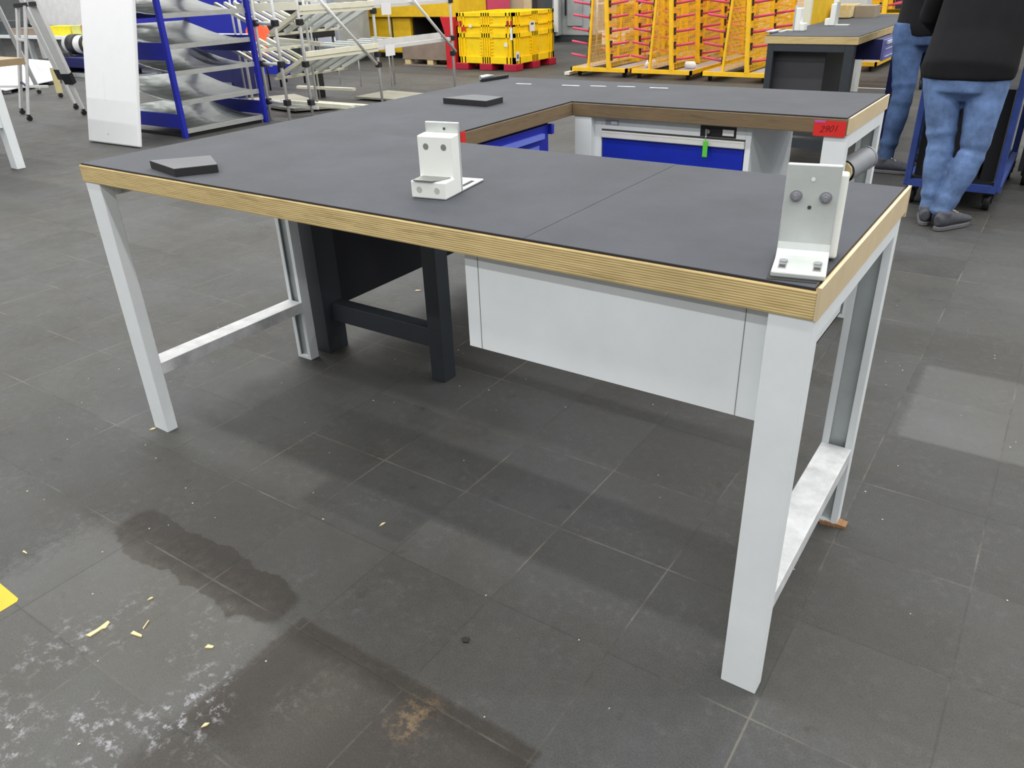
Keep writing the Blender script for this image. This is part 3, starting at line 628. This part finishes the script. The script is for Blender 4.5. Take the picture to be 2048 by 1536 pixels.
bx = thing('pallet_box', 'bright yellow folding plastic pallet box on crimson feet', 'container', (-7.33, 9.8, 0))
x0, x1, y0, y1, z0, z1 = -7.85, -6.79, 9.24, 10.36, .10, .80
def wall(fix, a0, a1, face, n):       # wall with ribs; face = outward sign
    b = MB(); t_ = .03
    def bx_(u0, u1, w0, w1, d0, d1):
        lo, hi = sorted((fix+face*d0, fix+face*d1))
        if n == 'y': b.box(u0, u1, lo, hi, w0, w1)
        else: b.box(lo, hi, u0, u1, w0, w1)
    bx_(a0, a1, z0, z1, -.045, -.02)
    for w0, w1 in ((z0, z0+.09), (z1-.05, z1), (z0+.36, z0+.42), (z1-.19, z1-.165)): bx_(a0, a1, w0, w1, -.02, 0)
    L_ = a1-a0
    for u in (0, .06, .12, .44, .48, .52, .56, .86, .92, .965): bx_(a0+u*L_, a0+u*L_+.02*L_, z0, z1, -.02, 0)
    for zz in [z1-.045*k for k in range(2, 14)]:
        for u in (.40, .59): bx_(a0+u*L_, a0+(u+.035)*L_, zz, zz+.018, -.02, -.004)
    return b
fr = wall(y0, x0, x1, -1, 'y'); fp = fr.build('wall_panel', YEL, bx)
wall(y1, x0, x1, 1, 'y').build('wall_panel', YEL, bx); rp = wall(x1, y0, y1, 1, 'x').build('wall_panel', YEL, bx); wall(x0, y0, y1, -1, 'x').build('wall_panel', YEL, bx)
MB().box(x0+.03, x1-.03, y0+.03, y1-.03, .09, .13).build('floor_panel', YEL, bx)
for x in (x0+.003, x1-.043):
    for y in (y0+.003, y1-.043): MB().box(x, x+.04, y, y+.04, z0, z1).build('corner_post', YEL, bx)
for i in range(3):
    for j in range(3):
        cx, cy = x0+.08+i*(x1-x0-.16)/2, y0+.08+j*(y1-y0-.16)/2; MB().box(cx-.115, cx+.115, cy-.10, cy+.10, 0, .10).build('foot', REDP, bx, bevel=.01)
for x in (x0+.005, x0+.065, x1-.125, x1-.055): MB().box(x, x+.035, y0-.008, y0, .62, .69).build('latch', REDP, bx)
for u in (0, .045): MB().box(x0+.09+u, x0+.125+u, y0-.008, y0, .55, .61).build('latch', RED, bx)
MB().box(x1-.065, x1-.025, y0-.006, y0, .43, .60).build('sticker', WHT, fp); MB().box(x0+.24, x0+.29, y0-.006, y0, .60, .64).build('sticker', WHT, fp); MB().box(x1-.18, x1-.12, y0-.006, y0, .34, .39).build('sticker', WHT, fp)
sk = MB().box(x1, x1+.006, y0+.42, y0+.56, .52, .66).build('sticker', WHT, rp); MB().box(x1+.006, x1+.0068, y0+.45, y0+.53, .61, .64).build('print', DGREY, sk)
sk = MB().box(x1, x1+.006, y0+.03, y0+.12, .14, .27).build('sticker', WHT, rp); MB().box(x1+.006, x1+.0068, y0+.05, y0+.10, .17, .23).build('print', mat('slate_print', (90, 100, 120), .6), sk)

rb = thing('red_cabinet', 'raspberry red cabinet standing behind the yellow pallet box', 'cabinet', (-8.5, 11.4, 0))
MB().box(-9.24, -8.66, 11.2, 11.9, 0, 1.7).build('cabinet_body', PINK, rb, bevel=.01); MB().box(-9.20, -9.14, 11.19, 11.2, 0, 1.7).build('door_gap', REDP, rb)
MB().box(-9.28, -9.24, 11.15, 11.2, 0, 1.7).build('corner_post', TAPE, rb)
single(MB().box(-9.24, -8.97, 12.05, 12.5, 0, 2.2), 'grey_column', GREYM, 'grey column behind the raspberry cabinet', 'column')
single(MB().box(-8.95, -8.42, 12.0, 12.5, 0, 2.4).box(-8.42, -8.25, 11.98, 12.5, 0, 2.4, 1), 'beige_cabinet', [BEIGE, mat('paler_beige', (212, 204, 165), .6)], 'tall beige cabinet rising behind the yellow pallet box', 'cabinet')
single(MB().box(-8.24, -8.12, 12.0, 12.3, 0, 2.4).box(-8.12, -8.0, 11.98, 12.3, 0, 2.4, 1), 'dark_machine', [ANT, DGREY], 'dark grey machine cover right of the beige cabinet', 'machine')
gm = thing('grey_machine', 'large grey machine in the background between pallet box and trolleys', 'machine', (-9.0, 14.7, 0))
MB().box(-9.9, -9.0, 14.1, 15.2, .12, 2.4).build('housing', GREYM, gm, bevel=.02); MB().box(-9.0, -8.2, 14.3, 15.2, .12, 2.4).build('door_section', mat('pale_machine', (176, 182, 184), .5, var=.2, scale=4), gm, bevel=.02)
MB().box(-9.3, -9.05, 13.9, 14.1, 0, .35).build('step_box', DGREY, gm); MB().box(-8.85, -8.5, 14.26, 14.3, .3, .9).build('door', GREYM, gm, bevel=.01); MB().box(-8.88, -8.86, 14.22, 14.26, .5, .8).build('handle', BLK, gm)
MB().box(-9.85, -8.25, 14.32, 15.1, 0, .12).build('plinth', DGREY, gm); MB().box(-9.04, -8.96, 14.05, 14.1, .2, 2.2).build('pipe_duct', TAPE, gm)
for i, (x, y, wx, h, m_, l_) in enumerate([(-10.85, 9.7, .75, 1.5, GREYM, 'grey machine block in the background behind the pipe racks'), (-12.6, 9.4, 1.2, .72, DGREY, 'dark machine behind the blue partition'), (-4.5, 17, 2.2, 1.8, BEIGE, 'beige cabinet far behind the yellow trolleys')]):
    t_ = thing('background_machine', l_, 'machine', (x, y, 0)); MB().box(x-wx/2, x+wx/2, y-.4, y+.4, .1, h).build('housing', m_, t_, bevel=.02); MB().box(x-wx/2+.05, x+wx/2-.05, y-.35, y+.35, 0, .1).build('plinth', ANT, t_)
    MB().box(x-wx/4, x+wx/4, y-.42, y-.4, .3, h-.2).build('door', LG, t_)

# ------------------------------------------------------------------ yellow A-frame trolleys
def trolley(cx, label, y0=9.0, w=.86, L=2.7):
    t_ = thing('a_frame_trolley', label, 'trolley', (cx, y0+L/2, 0), 'yellow A-frame trolleys')
    zb = .07
    for x in (cx-w/2, cx+w/2): MB().box(x-.02 if x > cx else x, x if x > cx else x+.02, y0, y0+L, zb, zb+.05).build('base_rail', YTR, t_)
    for y in (y0, y0+L-.05, y0+L/2): MB().box(cx-w/2, cx+w/2, y, y+.05, zb, zb+.05).build('cross_rail', YTR, t_)
    for x in (cx-w/2+.08, cx+w/2-.08):
        for y in (y0+.12, y0+L-.12):
            c = MB(); c.tube((x-.015, y, .035), (x+.015, y, .035), .035, 14); c.box(x-.022, x+.022, y-.02, y+.02, .035, zb); c.build('castor', BLK, t_)
    for yi, y in enumerate((y0+.02, y0+.9, y0+1.8, y0+L-.03)):
        fa, fb_ = MB(), MB()
        fa.bar((cx-.16, y, zb+.05), (cx-.05, y, 1.75), .028, .028); fa.build('frame_leg', YTR, t_)
        fb_.bar((cx+.155, y, zb+.05), (cx+.05, y, 1.75), .05, .045); fb_.build('frame_leg', YTR, t_)
        for z in (.245, .41, .575, .74, .90, 1.07):
            for sgn in (-1, 1):
                xs = cx+sgn*(.16-.07*(z/1.0)*.9+.03)
                pa_ = MB().tube((xs, y+.03, z), (xs+sgn*.27, y+.03, z+.040), .015, 8).build('padded_arm', FOAM, t_); MB().box(xs-.014, xs+.014, y+.012, y+.048, z-.035, z+.05).build('arm_clamp', BLK, pa_)
    for sgn in (-1, 1):
        b = MB()
        def P(y, z): return (cx+sgn*(.165-.065*z), y, z)
        for k in range(32): 
            z = .14+k*.05; b.bar(P(y0+.02, z), P(y0+L-.03, z), .004, .004)
        for k in range(int(L/.035)):
            y = y0+.03+k*.035; b.bar(P(y, .12), P(y, 1.72), .0045, .0045)
        b.build('mesh_panel', YTR, t_)
    MB().bar((cx, y0, 1.75), (cx, y0+L, 1.75), .06, .04).build('top_beam', YTR, t_)
    MB().box(cx-w/2+.02, cx-.17, y0+.05, y0+L-.05, zb+.035, zb+.045).box(cx+.17, cx+w/2-.02, y0+.05, y0+L-.05, zb+.035, zb+.045).build('deck', mat('trolley_deck', (165, 160, 165), .6), t_)
    return t_
trolley(-5.255, 'leftmost yellow mesh A-frame trolley with raspberry padded arms'); trolley(-4.335, 'middle yellow mesh A-frame trolley with raspberry padded arms'); trolley(-3.335, 'yellow mesh A-frame trolley with raspberry arms next to the second bench')
trolley(-2.4, 'yellow mesh A-frame trolley standing behind the second bench', 10.6, .8, 2.0)
b = MB(); b.loft([(-4.66, 9.25, .135), (-4.64, 9.3, .158), (-4.58, 9.35, .158), (-4.53, 9.35, .135)], [(.02, .02), (.06, .04), (.05, .04), (.01, .01)], 10); single(b, 'white_rag', WHT, 'crumpled white rag on the base of the middle trolley, left of its posts', 'rag')
b = MB(); b.loft([(-4.10, 9.28, .14), (-4.09, 9.28, .158), (-3.99, 9.3, .158), (-3.96, 9.3, .14)], [(.02, .02), (.05, .04), (.05, .04), (.02, .01)], 10); single(b, 'white_cup', WHT, 'small white bundle on the middle trolley base, right of its posts', 'bundle')
single(MB().box(-5.80, -5.72, 9.02, 10.6, .01, .05), 'loose_batten', CREAM, 'cream batten on the floor at the left of the leftmost trolley', 'batten')
wr = thing('white_rack', 'white tube rack partly hidden left of the leftmost trolley', 'rack', (-7.0, 12.5, 0))
for x, y in ((-7.02, 12.2), (-6.2, 12.2), (-7.02, 12.9), (-6.2, 12.9)): MB().tube((x, y, 0), (x, y, 1.3), .022).build('post', TUBE, wr)
for z in (.33, .78, 1.2): MB().box(-7.02, -6.2, 12.2, 12.9, z, z+.03).build('shelf', TUBE, wr)
MB().box(-6.9, -6.45, 12.17, 12.19, .14, .33).build('sign_card', WHT, wr)

# ------------------------------------------------------------------ second bench (right)
sb = thing('workbench', 'workbench with anthracite frame and plywood edge standing behind the work island at right', 'workbench', (-1.32, 6, 0))
MB().box(-1.625, -1.005, 4.695, 7.3, .812, .858).build('worktop', PLY, sb, bevel=.0015); MB().box(-1.622, -1.01, 4.70, 7.295, .858, .8625).build('work_mat', RUB, sb)
for y0 in (4.70, 7.2):
    MB().box(-1.60, -1.555, y0, y0+.06, 0, .812).build('leg', ANT, sb, bevel=.002); MB().box(-1.085, -1.025, y0, y0+.06, 0, .812).build('leg', ANT, sb, bevel=.002)
    MB().box(-1.555, -1.085, y0, y0+.05, .765, .812).build('top_rail', ANT, sb); MB().box(-1.555, -1.085, y0, y0+.05, .13, .19).build('stretcher', ANT, sb)
MB().box(-1.59, -1.575, 4.76, 7.2, .16, .80).build('side_panel', ANT2, sb)
MB().box(-1.56, -1.22, 4.78, 4.80, .20, .75).build('end_panel', mat('charcoal_panel', (60, 60, 64), .6), sb)
d2 = thing('under_bench_drawer', 'navy drawer with lavender front under the second bench', 'drawer', (-1.05, 5.5, .66))
MB().box(-1.18, -.95, 5.2, 5.75, .675, .808).build('drawer_case', NAVY, d2); f2 = MB().box(-.95, -.935, 5.19, 5.76, .67, .805).build('drawer_front', LAV, d2); MB().box(-.935, -.925, 5.24, 5.5, .775, .795).box(-.935, -.93, 5.24, 5.7, .74, .745).box(-.935, -.93, 5.24, 5.7, .69, .695).build('handle', WHT, f2)
MB().box(-1.02, -.975, 6.0, 6.045, 0, .81).build('leg', NAVY, sb); MB().box(-.965, -.935, 6.0, 6.045, 0, .81).build('leg', LG, sb)
def small_bracket(x, y, label, flip):
    t_ = thing('angle_bracket', label, 'bracket', (x, y, .8630), None, True)
    if flip: t_.rotation_euler = (0, 0, math.radians(180))
    MB().box(-.035, .035, -.02, .02, 0, .15).box(-.035, .035, -.055, -.02, 0, .05).build('plastic_block', POM, t_, bevel=.004); MB().box(-.04, .04, .02, .027, 0, .165).box(-.04, .04, .027, .12, 0, .006).build('angle_plate', ALUL, t_)
    t_.rotation_euler = (0, 0, math.radians(90 if not flip else -90))
small_bracket(-1.54, 5.17, 'white block bracket standing near the left edge of the second bench', False)
small_bracket(-1.44, 5.75, 'white block bracket further back on the second bench, beside the wooden box', True)
single(MB().box(-1.66, -1.63, 4.9, 5.2, .85, .87).box(-1.72, -1.60, 5.0, 5.2, .863, .869, 1), 'steel_ruler', [DGREY, ALUL], 'metal ruler overhanging the left edge of the second bench', 'ruler')
wb = thing('wooden_box', 'small open wooden box on the second bench', 'box', (-1.5, 6.7, .863))
MB().box(-1.66, -1.52, 6.6, 6.62, .863, .965).box(-1.66, -1.52, 6.95, 6.97, .863, .965).box(-1.66, -1.645, 6.62, 6.95, .863, .965).box(-1.535, -1.52, 6.62, 6.95, .863, .965).box(-1.66, -1.52, 6.6, 6.97, .863, .87).build('box', WOOD, wb)
single(MB().box(-1.515, -1.35, 6.75, 6.98, .863, .955), 'small_carton', mat('tan_grey_card', (150, 138, 120), .7), 'tan grey carton right beside the small wooden box', 'carton')
yb = thing('yellow_board', 'upright yellow board with a cream edge behind the second bench', 'board', (-1.72, 6.3, 0))
MB().box(-1.74, -1.70, 6.05, 6.75, 0, 1.7).build('board', YELD, yb); MB().box(-1.75, -1.69, 6.0, 6.05, 0, 1.7).build('edge_post', CREAM, yb)
single(MB().box(-1.82, -1.58, 7.5, 7.7, 0, 1.7), 'grey_duct', mat('pale_duct', (196, 198, 196), .6), 'pale grey upright duct behind the second bench', 'duct')
ot = thing('yellow_machine_cart', 'orange-yellow cart with dark panels beyond the second bench', 'cart', (-1.8, 9.4, 0))
MB().box(-2.2, -1.2, 9.1, 9.14, .74, .78).box(-2.2, -1.2, 9.9, 9.94, .74, .78).box(-1.75, -1.70, 9.08, 9.12, .55, 1.1).build('top_frame', YTR, ot); MB().box(-2.2, -1.2, 9.12, 9.9, .60, .74).build('body', BLK, ot); MB().box(-2.2, -1.2, 9.1, 9.9, .98, 1.04).build('tray', DGREY, ot)
for x in (-2.2, -1.2):
    for y in (9.12, 9.9): 
        MB().box(x-.02, x+.02, y-.02, y+.02, .12, 1.04).build('post', YTR, ot)
        c = MB(); c.tube((x-.02, y, .06), (x+.02, y, .06), .06, 16); c.box(x-.03, x+.03, y-.02, y+.02, .06, .13); c.build('castor', BLK, ot)

# ------------------------------------------------------------------ blue cart
ct = thing('hand_cart', 'blue tube hand cart holding black foam sheets, behind the person in jeans', 'cart', (-.2, 4.5, 0))
for x in (-.455, .005):
    for y in (3.98, 5.05): MB().box(x-.017, x+.017, y-.017, y+.017, .12, 1.0).build('post', CARTB, ct, bevel=.004)
for y in (3.98, 5.05): MB().box(-.455, .005, y-.02, y+.02, .115, .155).build('end_rail', CARTB, ct); MB().box(-.455, .005, y-.015, y+.015, .96, 1.0).build('end_rail', CARTB, ct)
for x in (-.455, .005): MB().box(x-.02, x+.02, 3.98, 5.05, .115, .155).build('side_rail', CARTB, ct)
MB().box(-.44, -.01, 3.99, 5.04, .155, .17).build('deck', BLK, ct)
for x, y in ((-.43, 4.06), (-.03, 4.06), (-.43, 4.95), (.0, 4.95)):
    c = MB(); c.tube((x-.018, y, .05), (x+.018, y, .05), .05, 18); c.box(x-.03, x+.03, y-.03, y+.02, .075, .115); c.box(x-.026, x-.02, y-.02, y+.02, .04, .1); c.box(x+.02, x+.026, y-.02, y+.02, .04, .1); c.build('castor', BLK, ct)
b = MB()
for k in range(5): b.box(-.43+k*.085, -.36+k*.085, 4.02, 5.0, .17, .66)
single(b, 'foam_sheets', BUMPER, 'black foam sheets standing upright in the blue hand cart', 'foam')
ct2 = thing('grey_trolley', 'dark trolley with white tray and red strip at the right edge', 'trolley', (.35, 5.2, 0))
MB().box(.06, .9, 4.7, 5.8, .58, .61).build('tray', WHT, ct2); MB().box(.06, .9, 4.685, 4.70, .575, .59).build('red_strip', RED, ct2); MB().box(.10, .9, 4.75, 5.75, .15, .50).build('body', DGREY, ct2)
MB().box(.06, .085, 4.7, 4.73, .1, .9).box(.87, .9, 4.7, 4.73, .1, .9).box(.06, .085, 5.77, 5.8, .1, .9).box(.87, .9, 5.77, 5.8, .1, .9).build('posts', BLK, ct2)
for x in (.11, .85):
    for y in (4.8, 5.7): MB().tube((x-.02, y, .055), (x+.02, y, .055), .055, 18).box(x-.03, x+.03, y-.03, y+.03, .06, .15).build('castor', BLK, ct2)
single(MB().box(.07, .17, 4.72, 4.9, .612, .70), 'white_carton', WHT, 'small white carton on the dark trolley tray at the right edge', 'carton')

# ------------------------------------------------------------------ people
def hand(b, w, d, side, down, s=1.):
    w = Vector(w); d = Vector(d).normalized(); side = Vector(side).normalized(); nrm = d.cross(side).normalized()
    b.loft([w, w+d*.03*s, w+d*.065*s, w+d*.085*s], [(.022, .016), (.036, .015), (.040, .014), (.036, .012)], 12, up=nrm)
    for i, L in enumerate((.068, .076, .072, .056)):
        p = w+d*.08*s+side*(.027-.018*i); bend = -nrm*.25 if down else nrm*.25
        q = p+(d+bend*.5).normalized()*L*.45; r = q+(d+bend*1.6).normalized()*L*.32; e = r+(d+bend*2.6).normalized()*L*.25
        b.loft([p-d*.01, q, r, e], [.0088, .0085, .008, .006], 8)
    p = w+d*.03+side*.026; b.loft([p, p+(d*.6+side*.8).normalized()*.03, p+(d*.9+side*.5).normalized()*.055, p+(d+side*.25).normalized()*.075], [.012, .0105, .0095, .007], 8)
def shoe(par, heel, yawdeg, L=.27, m=SHOE):
    a = math.radians(yawdeg); d = Vector((math.cos(a), math.sin(a), 0)); n_ = Vector((-d.y, d.x, 0)); h = Vector(heel)
    b = MB(); b.loft([h+d*0+Vector((0, 0, .055)), h+d*.03+Vector((0, 0, .058)), h+d*.09+Vector((0, 0, .058)), h+d*.15+Vector((0, 0, .050)), h+d*.21+Vector((0, 0, .040)), h+d*.255+Vector((0, 0, .033)), h+d*L+Vector((0, 0, .028))],
           [(.022, .030), (.034, .040), (.036, .042), (.040, .034), (.043, .025), (.034, .018), (.012, .008)], 16, up=(0, 0, 1))
    b.loft([h+d*.045+Vector((0, 0, .06)), h+d*.05+Vector((0, 0, .10))], [(.040, .034), (.038, .036)], 14, up=n_)
    o = b.build('shoe', m, par, remesh=.006, smooth=3)
    s_ = MB(); pts = []
    for k in range(20):
        t = k/20*6.28318; u = .5-.5*math.cos(t); ww = (.036 if u < .45 else .036+.012*math.sin((u-.45)/.55*3.14))*abs(math.sin(t))**.55*(1 if math.sin(t) >= 0 else -1)
        q = h+d*(u*L-.003)+n_*ww; pts.append((q.x, q.y))
    s_.prism(pts, .002, .024); s_.build('sole', SOLE, o, bevel=.004)
    l = MB()
    for k in range(4):
        c = h+d*(.10+.025*k)+Vector((0, 0, .098-.012*k)); l.path([c-n_*.022+d*.01, c+Vector((0, 0, .004)), c+n_*.022-d*.004], .0028, 6)
    l.build('laces', LACE, o)
    return o
def person(name, label, base, hips, knees, ankles, shoes, head, shl, elb, wrist, face, jm, dm, hem, handd, jr=1.):
    p = thing(name, label, 'person', base)
    hc = (Vector(hips[0])+Vector(hips[1]))/2; hd = Vector(head); chest = (Vector(shl[0])+Vector(shl[1]))/2; fd = Vector(face).normalized(); sd = (Vector(shl[1])-Vector(shl[0])).normalized()
    b = MB(); bk = sd.cross(Vector((0, 0, 1)))
    b.loft([hc-Vector((0, 0, .05)), hc+Vector((0, 0, .06)), hc.lerp(chest, .4), hc.lerp(chest, .8), chest+Vector((0, 0, .02)), chest.lerp(hd, .45), chest.lerp(hd, .62)], [(.15, .11), (.16, .115), (.13, .095), (.165, .115), (.13, .09), (.055, .055), (.052, .054)], 20, up=fd)
    for i in range(2):
        b.loft([Vector(hips[i])+Vector((0, 0, .03)), Vector(hips[i]).lerp(Vector(knees[i]), .35), knees[i], Vector(knees[i]).lerp(Vector(ankles[i]), .3), ankles[i]], [.068, .070, .053, .055, .036], 14)
        b.loft([ankles[i], Vector(ankles[i])-Vector((0, 0, .05))], [.036, .034], 12)
        b.loft([shl[i], Vector(shl[i]).lerp(Vector(elb[i]), .5), elb[i], Vector(elb[i]).lerp(Vector(wrist[i]), .3), wrist[i]], [.052, .046, .038, .038, .025], 12)
        hand(b, wrist[i], handd, (sd if i == 0 else -sd), True)
    b.sph(hd, (.075, .092, .115)); b.sph(hd+fd*.075+Vector((0, 0, -.06)), (.035, .03, .03))
    b.sph(hd+fd*.098+Vector((0, 0, -.012)), (.013, .016, .02)); b.sph(hd+fd*.09+Vector((0, 0, -.052)), (.022, .008, .007))
    for s_ in (-1, 1): b.sph(hd+sd*s_*.076+Vector((0, 0, -.01)), (.012, .018, .028))
    body = b.build('body', SKIN, p, remesh=.008, smooth=3)
    for s_ in (-1, 1): MB().sph(hd+fd*.083+sd*s_*.031+Vector((0, 0, .008)), .012).sph(hd+fd*.093+sd*s_*.031+Vector((0, 0, .008)), .005, 1).build('eye', [WHT, BLK], body)
    h = MB(); h.sph(hd-fd*.014+Vector((0, 0, .018)), (.088, .098, .118)); h.loft([hd-fd*.06, hd-fd*.09-Vector((0, 0, .10)), hd-fd*.08-Vector((0, 0, .18))], [(.07, .05), (.06, .04), (.02, .015)], 12); h.build('hair', HAIR, body, remesh=.01)
    # jeans
    j = MB()
    j.loft([hc+Vector((0, 0, .13)), hc+Vector((0, 0, .03)), hc-Vector((0, 0, .07)), hc-Vector((0, 0, .12))], [(.165, .12), (.195, .145), (.185, .14), (.10, .08)], 20, up=fd)
    for i in range(2):
        H, K, A = Vector(hips[i]), Vector(knees[i]), Vector(ankles[i]); pts, rad = [], []
        for k in range(25):
            t = k/24; q = H.lerp(K, t/.5) if t < .5 else K.lerp(A, (t-.5)/.5); r = .103+(.066-.103)*(t/.5) if t < .5 else .066+(.05-.066)*((t-.5)/.5)
            if .55 < t < .8: r += .008*math.sin((t-.55)/.25*3.14)
            wr_ = .0055*math.sin(t*95+i)*(1 if (.38 < t < .55 or t > .84) else .15); pts.append(q); rad.append((r+wr_, r*1.06+wr_))
        pts.insert(0, H+Vector((0, 0, .055))); rad.insert(0, (.10, .10)); j.loft(pts, rad, 18)
        j.loft([A.lerp(K, .04), A-Vector((0, 0, .012))], [.051, .047], 16)
    j.build('jeans', dm, p, remesh=.0075, smooth=2)
    # jacket
    k_ = MB(); hz = Vector((hc.x, hc.y, hem)); cc = chest
    fr_ = [hz, hz+Vector((0, 0, .05)), hz.lerp(cc, .35), hz.lerp(cc, .8), cc+Vector((0, 0, .01)), cc.lerp(hd, .30), cc.lerp(hd, .45)]
    k_.loft(fr_, [(.205*jr, .15), (.21*jr, .16), (.20*jr, .15), (.20, .14), (.165, .115), (.075, .075), (.068, .07)], 24, up=fd)
    for i in range(2):
        S, E_, Wr = Vector(shl[i]), Vector(elb[i]), Vector(wrist[i])
        k_.loft([S.lerp(cc, .25), S, S.lerp(E_, .5), E_, E_.lerp(Wr, .5), E_.lerp(Wr, .96)], [.07, .078, .066, .058, .052, .045], 16)
    k_.build('jacket', jm, p, remesh=.010, smooth=4)
    for i in range(2): MB().loft([Vector(ankles[i])+Vector((0, 0, .03)), Vector(ankles[i])-Vector((0, 0, .045))], [.041, .040], 14).build('sock', mat('charcoal_sock', (52, 50, 54), .9), p)
    for hl, yw in shoes: shoe(p, hl, yw)
    return p
# nearer person: back to the camera, ankles together, leaning over the cart
person('person', 'person in black jacket and blue jeans seen from behind, leaning over the blue cart', (-.2, 3.65, 0),
       [(-.345, 3.70, .76), (-.135, 3.70, .76)], [(-.285, 3.66, .42), (-.125, 3.64, .40)], [(-.268, 3.62, .075), (-.205, 3.57, .075)],
       [((-.275, 3.55, 0), 95), ((-.205, 3.48, 0), 62)], (-.22, 4.02, 1.52), [(-.42, 3.86, 1.28), (-.03, 3.86, 1.28)], [(-.50, 3.95, 1.02), (.07, 3.95, 1.02)], [(-.44, 4.16, .92), (.03, 4.16, .92)],
       (0, .8, -.6), JACK, DENIM, .745, (0, .9, -.45), 1.06)
person('person', 'person in dark jacket, jeans and laced grey trainers standing left of the blue cart', (-.72, 4.85, 0),
       [(-.74, 4.88, .88), (-.62, 5.04, .88)], [(-.70, 4.82, .50), (-.54, 5.02, .48)], [(-.735, 4.80, .09), (-.56, 5.12, .09)],
       [((-.79, 4.76, 0), 8), ((-.60, 5.10, 0), 20)], (-.58, 5.0, 1.64), [(-.78, 5.12, 1.40), (-.58, 4.80, 1.40)], [(-.74, 5.24, 1.15), (-.50, 4.70, 1.15)], [(-.46, 5.20, 1.10), (-.30, 4.80, 1.12)],
       (.9, .2, -.4), JACK, DENIM2, .86, (.9, .0, -.1), .95)
